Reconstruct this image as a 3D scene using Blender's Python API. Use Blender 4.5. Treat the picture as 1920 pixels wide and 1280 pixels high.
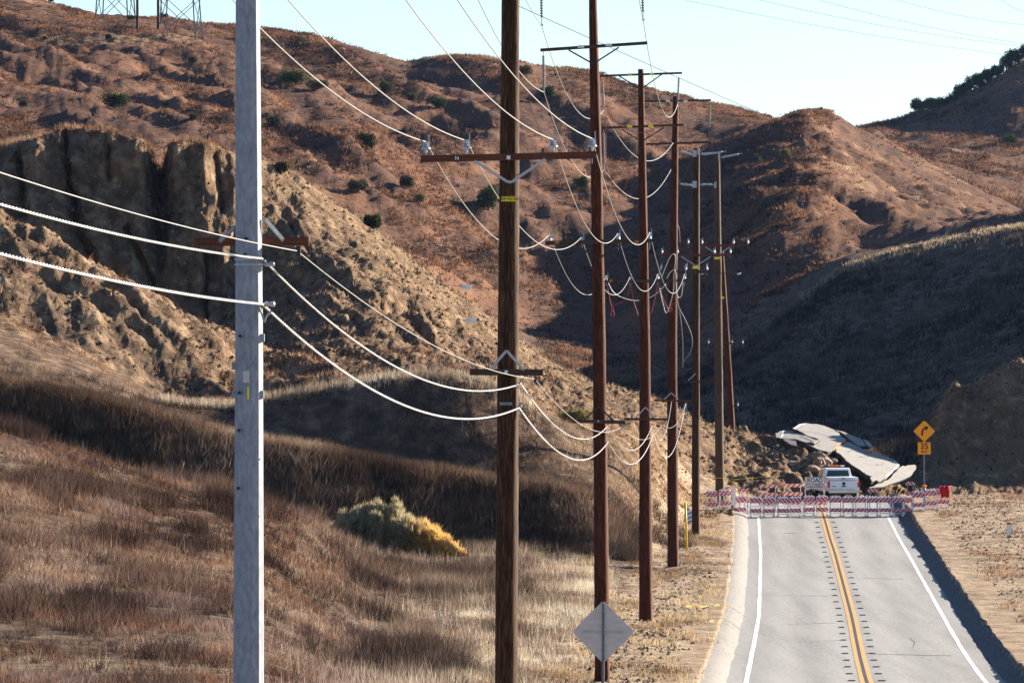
import bpy, bmesh, math, random
import numpy as np
from mathutils import Vector, Matrix

# ------------------------------------------------------------------ clear
for o in list(bpy.data.objects): bpy.data.objects.remove(o)
random.seed(7)
rng = np.random.default_rng(7)
scene = bpy.context.scene
COL = scene.collection

# ------------------------------------------------------------------ camera
F = 10000.0                                   # focal length in photo pixels (1920 wide)
cam_d = bpy.data.cameras.new('camera')
cam_d.sensor_width = 36.0
cam_d.lens = 36.0 * F / 1920.0
cam_d.clip_start = 0.5
cam_d.clip_end = 20000
cam = bpy.data.objects.new('camera', cam_d); COL.objects.link(cam)
cam.location = (0, 0, 0); cam.rotation_euler = (math.radians(90), 0, 0)
scene.camera = cam

# ------------------------------------------------------------------ light
SUN_EL, SUN_AZ = math.radians(18.5), math.radians(55)     # azimuth to the right of the view direction
S = Vector((math.cos(SUN_EL) * math.sin(SUN_AZ), math.cos(SUN_EL) * math.cos(SUN_AZ), math.sin(SUN_EL)))
world = bpy.data.worlds.new('World'); scene.world = world
world.use_nodes = True
wn = world.node_tree.nodes; wl = world.node_tree.links; wn.clear()
sky = wn.new('ShaderNodeTexSky'); sky.sky_type = 'NISHITA'; sky.sun_disc = False
sky.sun_elevation = SUN_EL; sky.sun_rotation = SUN_AZ
sky.altitude = 500; sky.air_density = 1.0; sky.dust_density = 0.5; sky.ozone_density = 4.0
bg = wn.new('ShaderNodeBackground'); bg.inputs['Strength'].default_value = 0.05
wo = wn.new('ShaderNodeOutputWorld')
wl.new(sky.outputs[0], bg.inputs[0]); wl.new(bg.outputs[0], wo.inputs[0])
sd = bpy.data.lights.new('sun', 'SUN'); sd.energy = 5.0; sd.angle = math.radians(0.5); sd.color = (1.0, 0.87, 0.70)
sun = bpy.data.objects.new('sun', sd); COL.objects.link(sun)
sun.rotation_euler = S.to_track_quat('Z', 'Y').to_euler()
scene.view_settings.view_transform = 'Standard'
scene.view_settings.look = 'None'
scene.view_settings.exposure = 2.05
scene.view_settings.gamma = 1.0
scene.view_settings.use_curve_mapping = False

# ------------------------------------------------------------------ helpers
def P(px, row, D):                            # photo pixel + distance -> place
    return Vector(((px - 960) / F * D, D, (640 - row) / F * D))

def tag(o, label=None, cat=None, group=None, kind=None):
    if label: o['label'] = label
    if cat: o['category'] = cat
    if group: o['group'] = group
    if kind: o['kind'] = kind
    return o

def empty(name, loc, label=None, cat=None, group=None, rz=0.0):
    o = bpy.data.objects.new(name, None); COL.objects.link(o)
    o.empty_display_size = 0.2
    o.location = loc; o.rotation_euler = (0, 0, rz)
    return tag(o, label, cat, group)

def link(name, me, mat, parent=None):
    o = bpy.data.objects.new(name, me); COL.objects.link(o)
    if mat: me.materials.append(mat)
    if parent: o.parent = parent
    return o

class MB:
    """collects shapes of one mesh"""
    def __init__(s, origin=(0, 0, 0)):
        s.v = []; s.f = []; s.o = Vector(origin)
    def add(s, vs, fs):
        n = len(s.v); s.v += [tuple(Vector(p) - s.o) for p in vs]
        s.f += [tuple(i + n for i in f) for f in fs]; return s
    def box(s, c, size, R=None):
        c = Vector(c); h = Vector(size) / 2; R = R or Matrix.Identity(3)
        vs = [c + R @ Vector((x * h.x, y * h.y, z * h.z)) for x in (-1, 1) for y in (-1, 1) for z in (-1, 1)]
        return s.add(vs, [(0, 1, 3, 2), (4, 6, 7, 5), (0, 4, 5, 1), (2, 3, 7, 6), (0, 2, 6, 4), (1, 5, 7, 3)])
    def beam(s, a, b, w, h):                  # box between two points; h is the upright side
        a = Vector(a); b = Vector(b); d = (b - a); L = d.length; d.normalize()
        up = Vector((0, 0, 1)) if abs(d.z) < .9 else Vector((0, -1, 0))
        x = d.cross(up).normalized(); z = x.cross(d)
        R = Matrix((x, d, z)).transposed()
        return s.box((a + b) / 2, (w, L, h), R)
    def tube(s, pts, r, n=8, cap=True):
        pts = [Vector(p) for p in pts]; m = len(pts)
        rr = r if isinstance(r, (list, tuple)) else [r] * m
        vs = []; fs = []; px = None
        for i, p in enumerate(pts):
            d = (pts[min(i + 1, m - 1)] - pts[max(i - 1, 0)])
            if d.length < 1e-9: d = Vector((0, 0, 1))
            d.normalize()
            if px is None:
                up = Vector((0, 0, 1)) if abs(d.z) < .9 else Vector((1, 0, 0))
                px = d.cross(up).normalized()
            else:
                px = (px - d * px.dot(d)).normalized()
            py = d.cross(px)
            for k in range(n):
                a = 2 * math.pi * k / n
                vs.append(p + (px * math.cos(a) + py * math.sin(a)) * rr[i])
        for i in range(m - 1):
            for k in range(n):
                k2 = (k + 1) % n
                fs.append((i * n + k, i * n + k2, (i + 1) * n + k2, (i + 1) * n + k))
        if cap:
            fs.append(tuple(range(n - 1, -1, -1))); fs.append(tuple((m - 1) * n + k for k in range(n)))
        return s.add(vs, fs)
    def lathe(s, c, axis, prof, n=10):        # prof: (along, radius)
        c = Vector(c); axis = Vector(axis).normalized()
        return s.tube([c + axis * a for a, r in prof], [r for a, r in prof], n)
    def prism(s, poly, off):                  # planar polygon extruded by vector
        poly = [Vector(p) for p in poly]; off = Vector(off); n = len(poly)
        return s.add(poly + [p + off for p in poly],
                     [tuple(range(n)), tuple(range(2 * n - 1, n - 1, -1))] +
                     [(i, i + n, (i + 1) % n + n, (i + 1) % n) for i in range(n)])
    def mesh(s, name, smooth=False):
        me = bpy.data.meshes.new(name); me.from_pydata(s.v, [], s.f)
        bm = bmesh.new(); bm.from_mesh(me); bmesh.ops.recalc_face_normals(bm, faces=bm.faces); bm.to_mesh(me); bm.free()
        if smooth: me.polygons.foreach_set('use_smooth', [True] * len(me.polygons))
        return me
    def build(s, name, mat, parent=None, smooth=False):
        return link(name, s.mesh(name, smooth), mat, parent)

def array_mesh(name, V, Q, smooth=True):
    V = np.asarray(V, np.float32); Q = np.asarray(Q, np.int32); k = Q.shape[1]
    me = bpy.data.meshes.new(name)
    me.vertices.add(len(V)); me.vertices.foreach_set('co', V.ravel())
    me.loops.add(Q.size); me.loops.foreach_set('vertex_index', Q.ravel())
    me.polygons.add(len(Q)); me.polygons.foreach_set('loop_start', np.arange(0, Q.size, k, dtype=np.int32))
    me.polygons.foreach_set('use_smooth', np.full(len(Q), smooth))
    me.update(calc_edges=True); me.validate()
    return me

def color_attr(me, name, arr):
    a = me.color_attributes.new(name, 'FLOAT_COLOR', 'POINT')
    c = np.ones((len(arr), 4), np.float32); c[:, :3] = arr
    a.data.foreach_set('color', c.ravel())

def text_mesh(txt, size, mat, parent, M, name='lettering', sx=1.0):
    cu = bpy.data.curves.new('t', 'FONT'); cu.body = txt; cu.size = size
    cu.align_x = 'CENTER'; cu.align_y = 'CENTER'; cu.extrude = 0.002; cu.offset = size * 0.018
    to = bpy.data.objects.new('t', cu); COL.objects.link(to)
    dg = bpy.context.evaluated_depsgraph_get()
    me = bpy.data.meshes.new_from_object(to.evaluated_get(dg))
    bpy.data.objects.remove(to)
    me.transform(M @ Matrix.Diagonal((sx, 1, 1, 1)))
    me.materials.clear()
    return link(name, me, mat, parent)

# ------------------------------------------------------------------ materials
def new_mat(name):
    m = bpy.data.materials.new(name); m.use_nodes = True
    n = m.node_tree.nodes; b = n['Principled BSDF']
    b.inputs['Specular IOR Level'].default_value = 0.25
    return m, n, m.node_tree.links, b

def mat_plain(name, c, rough=0.6, metal=0.0, spec=0.25):
    m, n, l, b = new_mat(name)
    b.inputs['Base Color'].default_value = (*c, 1); b.inputs['Roughness'].default_value = rough
    b.inputs['Metallic'].default_value = metal; b.inputs['Specular IOR Level'].default_value = spec
    return m

def ramp(n, stops):
    r = n.new('ShaderNodeValToRGB'); e = r.color_ramp.elements
    while len(e) < len(stops): e.new(0.5)
    for k, (p, c) in enumerate(stops):
        e[k].position = p; e[k].color = (*c, 1) if len(c) == 3 else c
    return r

def mat_noise(name, stops, scale=5, rough=0.8, metal=0.0, stretch=(1, 1, 1), detail=6, bump=0.0, bdist=0.01, spec=0.2):
    m, n, l, b = new_mat(name)
    tc = n.new('ShaderNodeTexCoord'); mp = n.new('ShaderNodeMapping'); mp.inputs['Scale'].default_value = stretch
    no = n.new('ShaderNodeTexNoise'); no.inputs['Scale'].default_value = scale; no.inputs['Detail'].default_value = detail
    no.inputs['Roughness'].default_value = 0.65
    l.new(tc.outputs['Object'], mp.inputs[0]); l.new(mp.outputs[0], no.inputs['Vector'])
    r = ramp(n, stops); l.new(no.outputs[0], r.inputs[0]); l.new(r.outputs[0], b.inputs['Base Color'])
    b.inputs['Roughness'].default_value = rough; b.inputs['Metallic'].default_value = metal
    b.inputs['Specular IOR Level'].default_value = spec
    if bump:
        bu = n.new('ShaderNodeBump'); bu.inputs['Strength'].default_value = bump; bu.inputs['Distance'].default_value = bdist
        l.new(no.outputs[0], bu.inputs['Height']); l.new(bu.outputs[0], b.inputs['Normal'])
    return m

def mat_stripe(name, c1, c2, width, sign):
    m, n, l, b = new_mat(name)
    tc = n.new('ShaderNodeTexCoord'); sp = n.new('ShaderNodeSeparateXYZ'); l.new(tc.outputs['Object'], sp.inputs[0])
    a = n.new('ShaderNodeMath'); a.operation = 'MULTIPLY_ADD'; a.inputs[1].default_value = -sign
    l.new(sp.outputs['Z'], a.inputs[0]); l.new(sp.outputs['X'], a.inputs[2])
    d = n.new('ShaderNodeMath'); d.operation = 'DIVIDE'; d.inputs[1].default_value = width; l.new(a.outputs[0], d.inputs[0])
    f = n.new('ShaderNodeMath'); f.operation = 'FRACT'; l.new(d.outputs[0], f.inputs[0])
    g = n.new('ShaderNodeMath'); g.operation = 'GREATER_THAN'; g.inputs[1].default_value = 0.5; l.new(f.outputs[0], g.inputs[0])
    mx = n.new('ShaderNodeMix'); mx.data_type = 'RGBA'
    mx.inputs[6].default_value = (*c1, 1); mx.inputs[7].default_value = (*c2, 1)
    l.new(g.outputs[0], mx.inputs[0]); l.new(mx.outputs[2], b.inputs['Base Color'])
    b.inputs['Roughness'].default_value = 0.45
    return m

def mat_foliage(name, attr='col', trans=0.35, gain=1.0):
    m = bpy.data.materials.new(name); m.use_nodes = True
    n = m.node_tree.nodes; l = m.node_tree.links; n.clear()
    a = n.new('ShaderNodeVertexColor'); a.layer_name = attr
    d = n.new('ShaderNodeBsdfDiffuse'); t = n.new('ShaderNodeBsdfTranslucent'); mx = n.new('ShaderNodeMixShader')
    mx.inputs[0].default_value = trans; o = n.new('ShaderNodeOutputMaterial')
    l.new(a.outputs[0], d.inputs[0]); l.new(a.outputs[0], t.inputs[0])
    l.new(d.outputs[0], mx.inputs[1]); l.new(t.outputs[0], mx.inputs[2]); l.new(mx.outputs[0], o.inputs[0])
    return m

M = {}
M['wood'] = mat_noise('pole_wood', [(.3, (.009, .0045, .003)), (.5, (.033, .015, .008)), (.72, (.19, .092, .042))], 7, .75, stretch=(9, 9, .35), bump=.6, bdist=.010, spec=.12)
M['wood_red'] = mat_noise('pole_wood_red', [(.3, (.012, .004, .0025)), (.5, (.05, .0135, .006)), (.72, (.23, .07, .026))], 7, .75, stretch=(9, 9, .35), bump=.6, bdist=.010, spec=.12)
M['wood_grey'] = mat_noise('pole_wood_grey', [(.3, (.02, .013, .009)), (.5, (.055, .036, .025)), (.72, (.17, .115, .078))], 7, .75, stretch=(9, 9, .35), bump=.6, bdist=.010, spec=.12)
M['arm'] = mat_noise('arm_wood', [(.3, (.05, .018, .012)), (.55, (.12, .042, .026)), (.75, (.18, .07, .042))], 6, .85, stretch=(.4, 8, 8), bump=.4)
M['arm_dark'] = mat_noise('arm_wood_dark', [(.3, (.03, .018, .014)), (.55, (.07, .042, .03)), (.75, (.13, .08, .06))], 6, .85, stretch=(.4, 8, 8), bump=.4)
M['galv'] = mat_noise('galvanised', [(.3, (.15, .17, .21)), (.5, (.225, .245, .285)), (.7, (.30, .32, .355))], 9, .6, metal=0.0, stretch=(2, 2, .8), detail=8)
M['steel'] = mat_plain('steel_fitting', (.36, .37, .40), .4, .3)
M['dark'] = mat_plain('dark_fitting', (.03, .03, .035), .6)
M['porcelain'] = mat_plain('grey_porcelain', (.45, .50, .56), .25, 0, .5)
M['polymer'] = mat_plain('grey_polymer', (.20, .21, .22), .5)
M['wire'] = mat_plain('aluminium_wire', (.25, .248, .24), .5, .2, .4)
M['wire_dark'] = mat_plain('dark_wire', (.008, .008, .01), .95, 0, 0)
M['red_wire'] = mat_plain('red_rubber', (.45, .05, .04), .55)
M['yellow'] = mat_plain('yellow_plastic', (.75, .52, .03), .5)
M['yellow_tape'] = mat_plain('yellow_tape', (.80, .66, .04), .5)
M['white'] = mat_plain('white_plastic', (.72, .72, .72), .5)
M['black'] = mat_plain('black_paint', (.012, .012, .012), .5)
M['sign_grey'] = mat_noise('sign_back', [(.35, (.42, .39, .37)), (.6, (.50, .465, .44)), (.8, (.56, .525, .50))], 4, .55, stretch=(1, 1, 3), metal=.1)
M['amber_sign'] = mat_plain('amber_sheeting', (.95, .36, .01), .45)
M['sign_white'] = mat_plain('white_sheeting', (.68, .68, .68), .5)
M['stripe_r'] = mat_stripe('red_white_stripes_rising', (.48, .004, .008), (.50, .50, .53), .235, 1)
M['stripe_l'] = mat_stripe('red_white_stripes_falling', (.48, .004, .008), (.50, .50, .53), .235, -1)
M['stripe_o'] = mat_stripe('orange_white_stripes_rising', (.80, .10, .01), (.72, .72, .70), .30, 1)
M['truck'] = mat_plain('white_car_paint', (.74, .76, .78), .25, 0, .5)
M['glass'] = mat_plain('dark_window_glass', (.015, .03, .035), .08, 0, .5)
M['rubber'] = mat_plain('tyre_rubber', (.02, .02, .02), .8)
M['red_lamp'] = mat_plain('red_lens', (.55, .02, .02), .25)
M['amber_lamp'] = mat_plain('amber_lens', (.85, .22, .01), .25)
M['chrome'] = mat_plain('chrome', (.6, .6, .62), .2, .9)
M['red_cloth'] = mat_plain('red_cloth', (.45, .015, .02), .9)
M['rust'] = mat_plain('rusty_yellow', (.38, .17, .03), .7)
M['blue'] = mat_stripe('blue_white_panel', (.10, .22, .45), (.62, .66, .72), .30, 1)
M['asphalt'] = None
M['leaf'] = mat_foliage('dry_grass', trans=.42)
M['bush'] = mat_foliage('bush_leaves', trans=.5)
M['shrub'] = mat_foliage('shrub_leaves', trans=.25)
M['bark'] = mat_noise('bark', [(.3, (.06, .04, .03)), (.7, (.16, .12, .09))], 9, .9, stretch=(3, 3, 1))

# ------------------------------------------------------------------ numpy noise
_perm = rng.permutation(4096); _val = rng.random(4096) * 2 - 1
def vnoise(x, y):
    xi = np.floor(x).astype(np.int64); yi = np.floor(y).astype(np.int64)
    fx = x - xi; fy = y - yi
    fx = fx * fx * fx * (fx * (fx * 6 - 15) + 10); fy = fy * fy * fy * (fy * (fy * 6 - 15) + 10)
    def h(a, b): return _val[_perm[(_perm[a & 4095] + b) & 4095]]
    return (h(xi, yi) * (1 - fx) + h(xi + 1, yi) * fx) * (1 - fy) + (h(xi, yi + 1) * (1 - fx) + h(xi + 1, yi + 1) * fx) * fy
def fbm(x, y, oct=4, gain=.5, ridge=False):
    a = 1.0; s = 0; t = 0
    for k in range(oct):
        v = vnoise(x * 2 ** k + 17.3 * k, y * 2 ** k - 9.1 * k)
        if ridge: v = 1 - 2 * np.abs(v)
        s = s + a * v; t += a; a *= gain
    return s / t
def sstep(a, b, x):
    t = np.clip((x - a) / (b - a), 0, 1); return t * t * (3 - 2 * t)
# ------------------------------------------------------------------ road line (measured: distance, left line, right line, level)
_RD = np.array([0., 60, 110, 140, 161.1, 167.4, 180.2, 194.4, 209.8, 232.5, 263.5, 276.5, 298.4, 322, 345, 500])
_RL = np.array([-.75, 2.2, 4.6, 6.05, 7.04, 7.38, 8.07, 8.85, 9.69, 10.79, 12.27, 12.83, 13.78, 14.8, 15.7, 22.])
_RZ = np.array([-1.65, -5.9, -8.75, -9.85, -10.31, -10.43, -10.63, -10.75, -10.84, -10.70, -10.45, -10.31, -9.85, -9.68, -9.62, -9.6])
_dd = np.linspace(0, 500, 1001)
def _sm(a, n=31):
    k = np.hanning(n); k /= k.sum(); b = np.interp(_dd, _RD, a)
    return np.convolve(np.pad(b, n // 2, mode='edge'), k, 'valid')
_rl, _rz = _sm(_RL), _sm(_RZ)
ROAD_W = 7.3
def road_l(D): return np.interp(D, _dd, _rl)
def road_z(D): return np.interp(D, _dd, _rz)

# ------------------------------------------------------------------ terrain: ridge and valley lines, near to far: (photo column, distance, row) or level with 'z'
LAY = [
 ('z', [(960, 3, -1.75)]),
 ('z', [(0, 60, -5.6), (1000, 60, -5.8), (2400, 60, -5.8)]),
 ('z', [(0, 112, -7.5), (960, 112, -8.0), (1300, 112, -8.75), (2400, 112, -8.6)]),
 ('r', [(-600, 150, 1020), (0, 152, 1085), (440, 156, 1125), (640, 160, 1225), (1000, 164, 1255), (1150, 164, 1268), (1300, 164, 1276), (2400, 164, 1276)]),
 ('r', [(-900, 193, 640), (-400, 193, 712), (0, 195, 790), (150, 196, 840), (300, 198, 892), (440, 202, 912), (520, 207, 942), (610, 216, 988), (680, 226, 1048), (760, 232, 1056), (860, 236, 1056), (1000, 240, 1058), (1100, 240, 1064), (1180, 239, 1076), (1260, 238, 1084), (2400, 238, 1086)]),
 ('r', [(-900, 245, 860), (0, 244.5, 905), (440, 245, 985), (610, 245.5, 1022), (700, 246, 1034), (860, 248, 1034), (1000, 249, 1036), (1100, 249, 1040), (1170, 249, 1048), (1260, 249, 1062), (2400, 249, 1062)]),
 ('r', [(-900, 252, 560), (-400, 251, 645), (0, 250, 715), (150, 250, 740), (300, 250, 772), (440, 250, 818), (560, 250, 836), (700, 251, 860), (800, 251, 880), (950, 252, 902), (1060, 252, 920), (1120, 253, 938), (1180, 256, 985), (1235, 258, 1030), (1320, 258, 1042), (2400, 258, 1042)]),
 ('r', [(-900, 264, 560), (0, 264, 722), (150, 264, 748), (300, 264, 782), (440, 265, 834), (560, 266, 852), (700, 266, 872), (800, 266, 890), (950, 266, 905), (1060, 266, 900), (1130, 266, 915), (1200, 267, 960), (1270, 268, 1015), (1330, 268, 1024), (2400, 268, 1024)]),
 ('r', [(-900, 272, 420), (0, 272, 672), (150, 272, 700), (300, 272, 755), (440, 272, 761), (500, 271, 746), (650, 271, 716), (760, 271, 700), (860, 271, 696), (930, 272, 708), (1000, 274, 752), (1060, 275, 795), (1120, 276, 825), (1200, 276, 865), (1270, 277, 935), (1330, 278, 1000), (2400, 278, 1008)]),
 ('r', [(-900, 292, 370), (0, 292, 612), (150, 292, 660), (300, 292, 742), (400, 291, 766), (500, 285, 756), (650, 284, 728), (760, 284, 714), (860, 284, 712), (930, 285, 726), (1000, 286, 762), (1060, 287, 788), (1120, 288, 810), (1200, 289, 848), (1270, 290, 910), (1330, 291, 965), (1380, 291, 982), (2400, 291, 982)]),
 ('r', [(-900, 302, 230), (-400, 301, 330), (0, 300, 395), (100, 300, 452), (200, 300, 520), (300, 300, 572), (380, 301, 615), (440, 302, 652), (500, 305, 690), (600, 308, 680), (700, 310, 662), (800, 312, 660), (900, 314, 690), (1000, 316, 735), (1100, 318, 772), (1200, 320, 795), (1280, 322, 845), (1330, 324, 900), (1390, 326, 926), (1640, 332, 930), (1700, 345, 922), (1800, 350, 916), (2400, 350, 914)]),
 ('r', [(-900, 330, 380), (-400, 330, 480), (0, 334, 520), (100, 335, 560), (200, 336, 598), (300, 337, 620), (400, 337, 640), (450, 337, 640), (520, 337, 588), (560, 337, 540), (620, 337, 520), (700, 337, 530), (800, 338, 575), (900, 340, 628), (1000, 342, 686), (1100, 345, 738), (1200, 346, 762), (1280, 345, 800), (1340, 343, 830), (1440, 341, 880), (1500, 340, 885), (1600, 341, 888), (1680, 346, 905), (1722, 354, 886), (1748, 356, 800), (1785, 356, 752), (1830, 357, 750), (1865, 357, 722), (1920, 357, 702), (2200, 357, 695), (2600, 357, 720)]),
 ('r', [(-900, 344, 230), (-400, 344, 262), (-60, 344, 278), (0, 344, 273), (60, 344, 262), (78, 344, 255), (106, 344, 256), (113, 344, 235), (180, 344, 240), (270, 344, 255), (277, 345, 275), (284, 346, 302), (300, 347, 326), (308, 346, 318), (316, 344, 267), (345, 344, 266), (395, 345, 274), (440, 347, 290), (500, 350, 306), (560, 352, 330), (620, 354, 368), (680, 356, 410), (740, 358, 458), (800, 360, 508), (860, 362, 556), (930, 364, 600), (980, 366, 640), (1050, 368, 690), (1110, 370, 720), (1180, 370, 738), (1230, 368, 746), (1290, 364, 785), (1340, 360, 802), (1400, 356, 818), (1450, 354, 830), (1500, 352, 835), (1560, 351, 850), (1640, 353, 876), (1690, 358, 902), (1728, 364, 866), (1755, 365, 785), (1790, 365, 744), (1835, 365, 740), (1875, 365, 712), (1920, 365, 698), (2200, 365, 690), (2600, 365, 715)]),
 ('r', [(-900, 356, 235), (0, 354, 285), (106, 353, 266), (113, 353, 244), (270, 353, 264), (300, 353, 336), (316, 353, 276), (395, 355, 283), (440, 358, 300), (500, 364, 322), (620, 370, 388), (740, 374, 480), (860, 378, 580), (980, 382, 668), (1110, 386, 748), (1230, 384, 774), (1340, 376, 830), (1450, 368, 850), (1560, 364, 870), (1700, 370, 912), (1755, 376, 800), (1835, 380, 760), (1920, 380, 715), (2600, 380, 720)]),
 ('r', [(-900, 430, 220), (0, 430, 420), (440, 430, 620), (900, 430, 780), (1200, 430, 835), (1450, 425, 850), (1700, 420, 845), (1920, 410, 800), (2600, 410, 640)]),
 ('r', [(-900, 500, 120), (0, 505, 350), (300, 505, 420), (440, 505, 500), (700, 505, 560), (800, 510, 610), (900, 515, 655), (1100, 515, 720), (1200, 512, 725), (1300, 508, 700), (1380, 505, 655), (1450, 502, 600), (1520, 500, 545), (1590, 498, 500), (1700, 496, 466), (1800, 494, 444), (1920, 490, 420), (2200, 480, 360), (2800, 470, 240), (4000, 470, 200)]),
 ('r', [(-900, 575, 60), (0, 575, 270), (300, 575, 330), (500, 575, 400), (700, 575, 470), (800, 575, 505), (900, 575, 560), (1000, 575, 610), (1150, 575, 640), (1250, 570, 620), (1350, 565, 560), (1450, 560, 512), (1540, 560, 490), (1620, 556, 500), (1720, 550, 482), (1920, 540, 440), (2200, 535, 380), (2800, 535, 270), (4000, 535, 250)]),
 ('r', [(-900, 660, 0), (0, 660, 165), (200, 660, 205), (440, 660, 235), (600, 660, 275), (760, 660, 345), (900, 660, 420), (1050, 660, 480), (1200, 660, 505), (1280, 655, 480), (1350, 650, 430), (1420, 645, 385), (1480, 645, 350), (1530, 645, 352), (1600, 645, 385), (1700, 640, 410), (1800, 635, 425), (1920, 630, 430), (2200, 620, 400), (2800, 620, 330), (4000, 620, 320)]),
 ('r', [(-900, 735, -60), (0, 735, 72), (200, 735, 95), (440, 735, 118), (600, 735, 160), (760, 735, 205), (900, 735, 225), (1050, 735, 265), (1150, 735, 300), (1250, 735, 325), (1330, 735, 322), (1400, 730, 285), (1460, 725, 262), (1510, 720, 248), (1560, 720, 268), (1640, 715, 320), (1720, 710, 365), (1820, 705, 395), (1920, 700, 425), (2200, 700, 430), (2800, 700, 430), (4000, 700, 430)]),
 ('r', [(-900, 800, -120), (-300, 800, -45), (0, 800, -22), (60, 800, 0), (100, 800, 4), (150, 800, 17), (187, 800, 28), (240, 800, 25), (320, 800, 28), (440, 800, 43), (490, 800, 55), (593, 800, 71), (667, 800, 88), (767, 800, 117), (797, 802, 106), (847, 805, 98), (893, 808, 95), (940, 808, 97), (973, 808, 98), (1013, 808, 112), (1047, 810, 120), (1103, 810, 127), (1160, 812, 148), (1225, 815, 165), (1320, 815, 193), (1370, 812, 203), (1425, 808, 218), (1452, 800, 230), (1470, 795, 226), (1500, 790, 212), (1540, 785, 205), (1560, 785, 210), (1580, 785, 222), (1625, 785, 247), (1707, 785, 294), (1780, 785, 334), (1920, 785, 414), (2200, 785, 440), (2800, 785, 440), (4000, 785, 440)]),
 ('r', [(-900, 860, -90), (0, 860, 10), (440, 860, 75), (767, 860, 150), (940, 860, 130), (1225, 870, 200), (1425, 870, 260), (1540, 850, 260), (1625, 850, 300), (1707, 850, 345), (1780, 850, 380), (1920, 850, 440), (2800, 860, 470), (4000, 860, 470)]),
 ('r', [(-900, 980, -60), (0, 980, 60), (440, 980, 120), (1225, 980, 240), (1425, 980, 262), (1560, 985, 262), (1640, 980, 262), (1700, 980, 292), (1780, 975, 300), (1860, 970, 310), (1920, 965, 320), (2200, 960, 330), (2800, 960, 350), (4000, 960, 350)]),
 ('r', [(-900, 1120, 0), (0, 1120, 120), (440, 1120, 180), (1225, 1120, 280), (1425, 1120, 290), (1560, 1120, 262), (1625, 1120, 247), (1652, 1120, 240), (1690, 1120, 226), (1715, 1120, 212), (1770, 1120, 198), (1800, 1120, 178), (1830, 1120, 160), (1880, 1120, 130), (1900, 1120, 112), (1920, 1120, 106), (2050, 1120, 60), (2300, 1120, 40), (2800, 1120, 60), (4000, 1120, 120)]),
 ('r', [(-900, 1400, 250), (4000, 1400, 250)]),
 ('z', [(960, 2600, -20)]),
 ('z', [(960, 9000, -40)]),
]
NS = [20, 16, 22, 34, 30, 30, 20, 20, 16, 26, 60, 56, 10, 16, 24, 24, 26, 26, 26, 14, 14, 18, 10, 6, 6]
#        per layer: noise (m), smooth weight, soil, red scrub, straw
PROP = [(.05, 1, .8, .0, .2), (.06, 1, .8, 0, .2), (.12, 1, .25, .1, .4), (.16, 1, .2, .15, .3), (.18, .35, .25, .3, .2), (.2, .4, .15, .3, .1), (.22, .3, .2, .35, .2),
        (.3, .8, .3, .3, .1), (.35, .6, .35, .3, .3), (.7, .8, .55, .35, .1), (1.15, .5, .75, .25, .1), (.8, .15, .95, .05, 0), (.45, .12, .85, .15, .2), (.5, .6, .5, .2, .3),
        (.8, 1, .05, .05, .0), (.6, .10, .05, .05, .05), (2.4, 1, .03, .8, .15), (3.3, 1, .03, 1, .15), (3.0, 1, .03, 1, .15), (.9, .4, .05, 1, .2), (1.5, 1, 0, .8, .1), (2.0, 1, 0, .7, .3), (1.0, .5, 0, .6, .1), (1, 1, 0, .5, 0), (1, 1, 0, .5, 0), (1, 1, 0, .5, 0)]  # first two layers kept dark: spur shade put into the ground colour
U = np.unique(np.concatenate([np.arange(-9000, -900, 150), np.arange(-900, -60, 20), np.arange(-60, 1990, 4), np.arange(1990, 2900, 20), np.arange(2900, 11000, 150)]).astype(float))
nu = len(U)
LD, LZ = [], []
ks = np.hanning(9); ks /= ks.sum()
for k, (kind, pts) in enumerate(LAY):
    a = np.array(pts, float)
    D = np.interp(U, a[:, 0], a[:, 1]); v = np.interp(U, a[:, 0], a[:, 2])
    if k not in (12,):
        kk = np.hanning(33) if k < 11 else ks
        kk = kk / kk.sum(); h_ = len(kk) // 2
        v = np.convolve(np.pad(v, h_, mode='edge'), kk, 'valid'); D = np.convolve(np.pad(D, h_, mode='edge'), kk, 'valid')
    LD.append(D); LZ.append(v if kind == 'z' else (640 - v) / F * D)
rowsD, rowsZ, prop = [], [], []
for k in range(len(LAY) - 1):
    for t in np.arange(NS[k]) / NS[k]:
        tt = t
        rowsD.append(LD[k] * (1 - tt) + LD[k + 1] * tt); rowsZ.append(LZ[k] * (1 - t) + LZ[k + 1] * t)
        prop.append(np.array(PROP[k]) * (1 - t) + np.array(PROP[k + 1]) * t)
rowsD.append(LD[-1]); rowsZ.append(LZ[-1]); prop.append(np.array(PROP[-1]))
GD, GZ, prop = np.array(rowsD), np.array(rowsZ), np.array(prop)
nj = len(GD)
for it in range(26):                                           # round the ridges
    w = prop[1:-1, 1:2] * 0.5
    GZ[1:-1] = GZ[1:-1] * (1 - w) + w * 0.5 * (GZ[:-2] + GZ[2:])
GX = (U[None, :] - 960) / F * GD
GY = GD.copy()
amp = prop[:, 0:1]
ROW0 = 640 - GZ / GD * F                                        # rows of the smooth ground, before gullies
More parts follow.
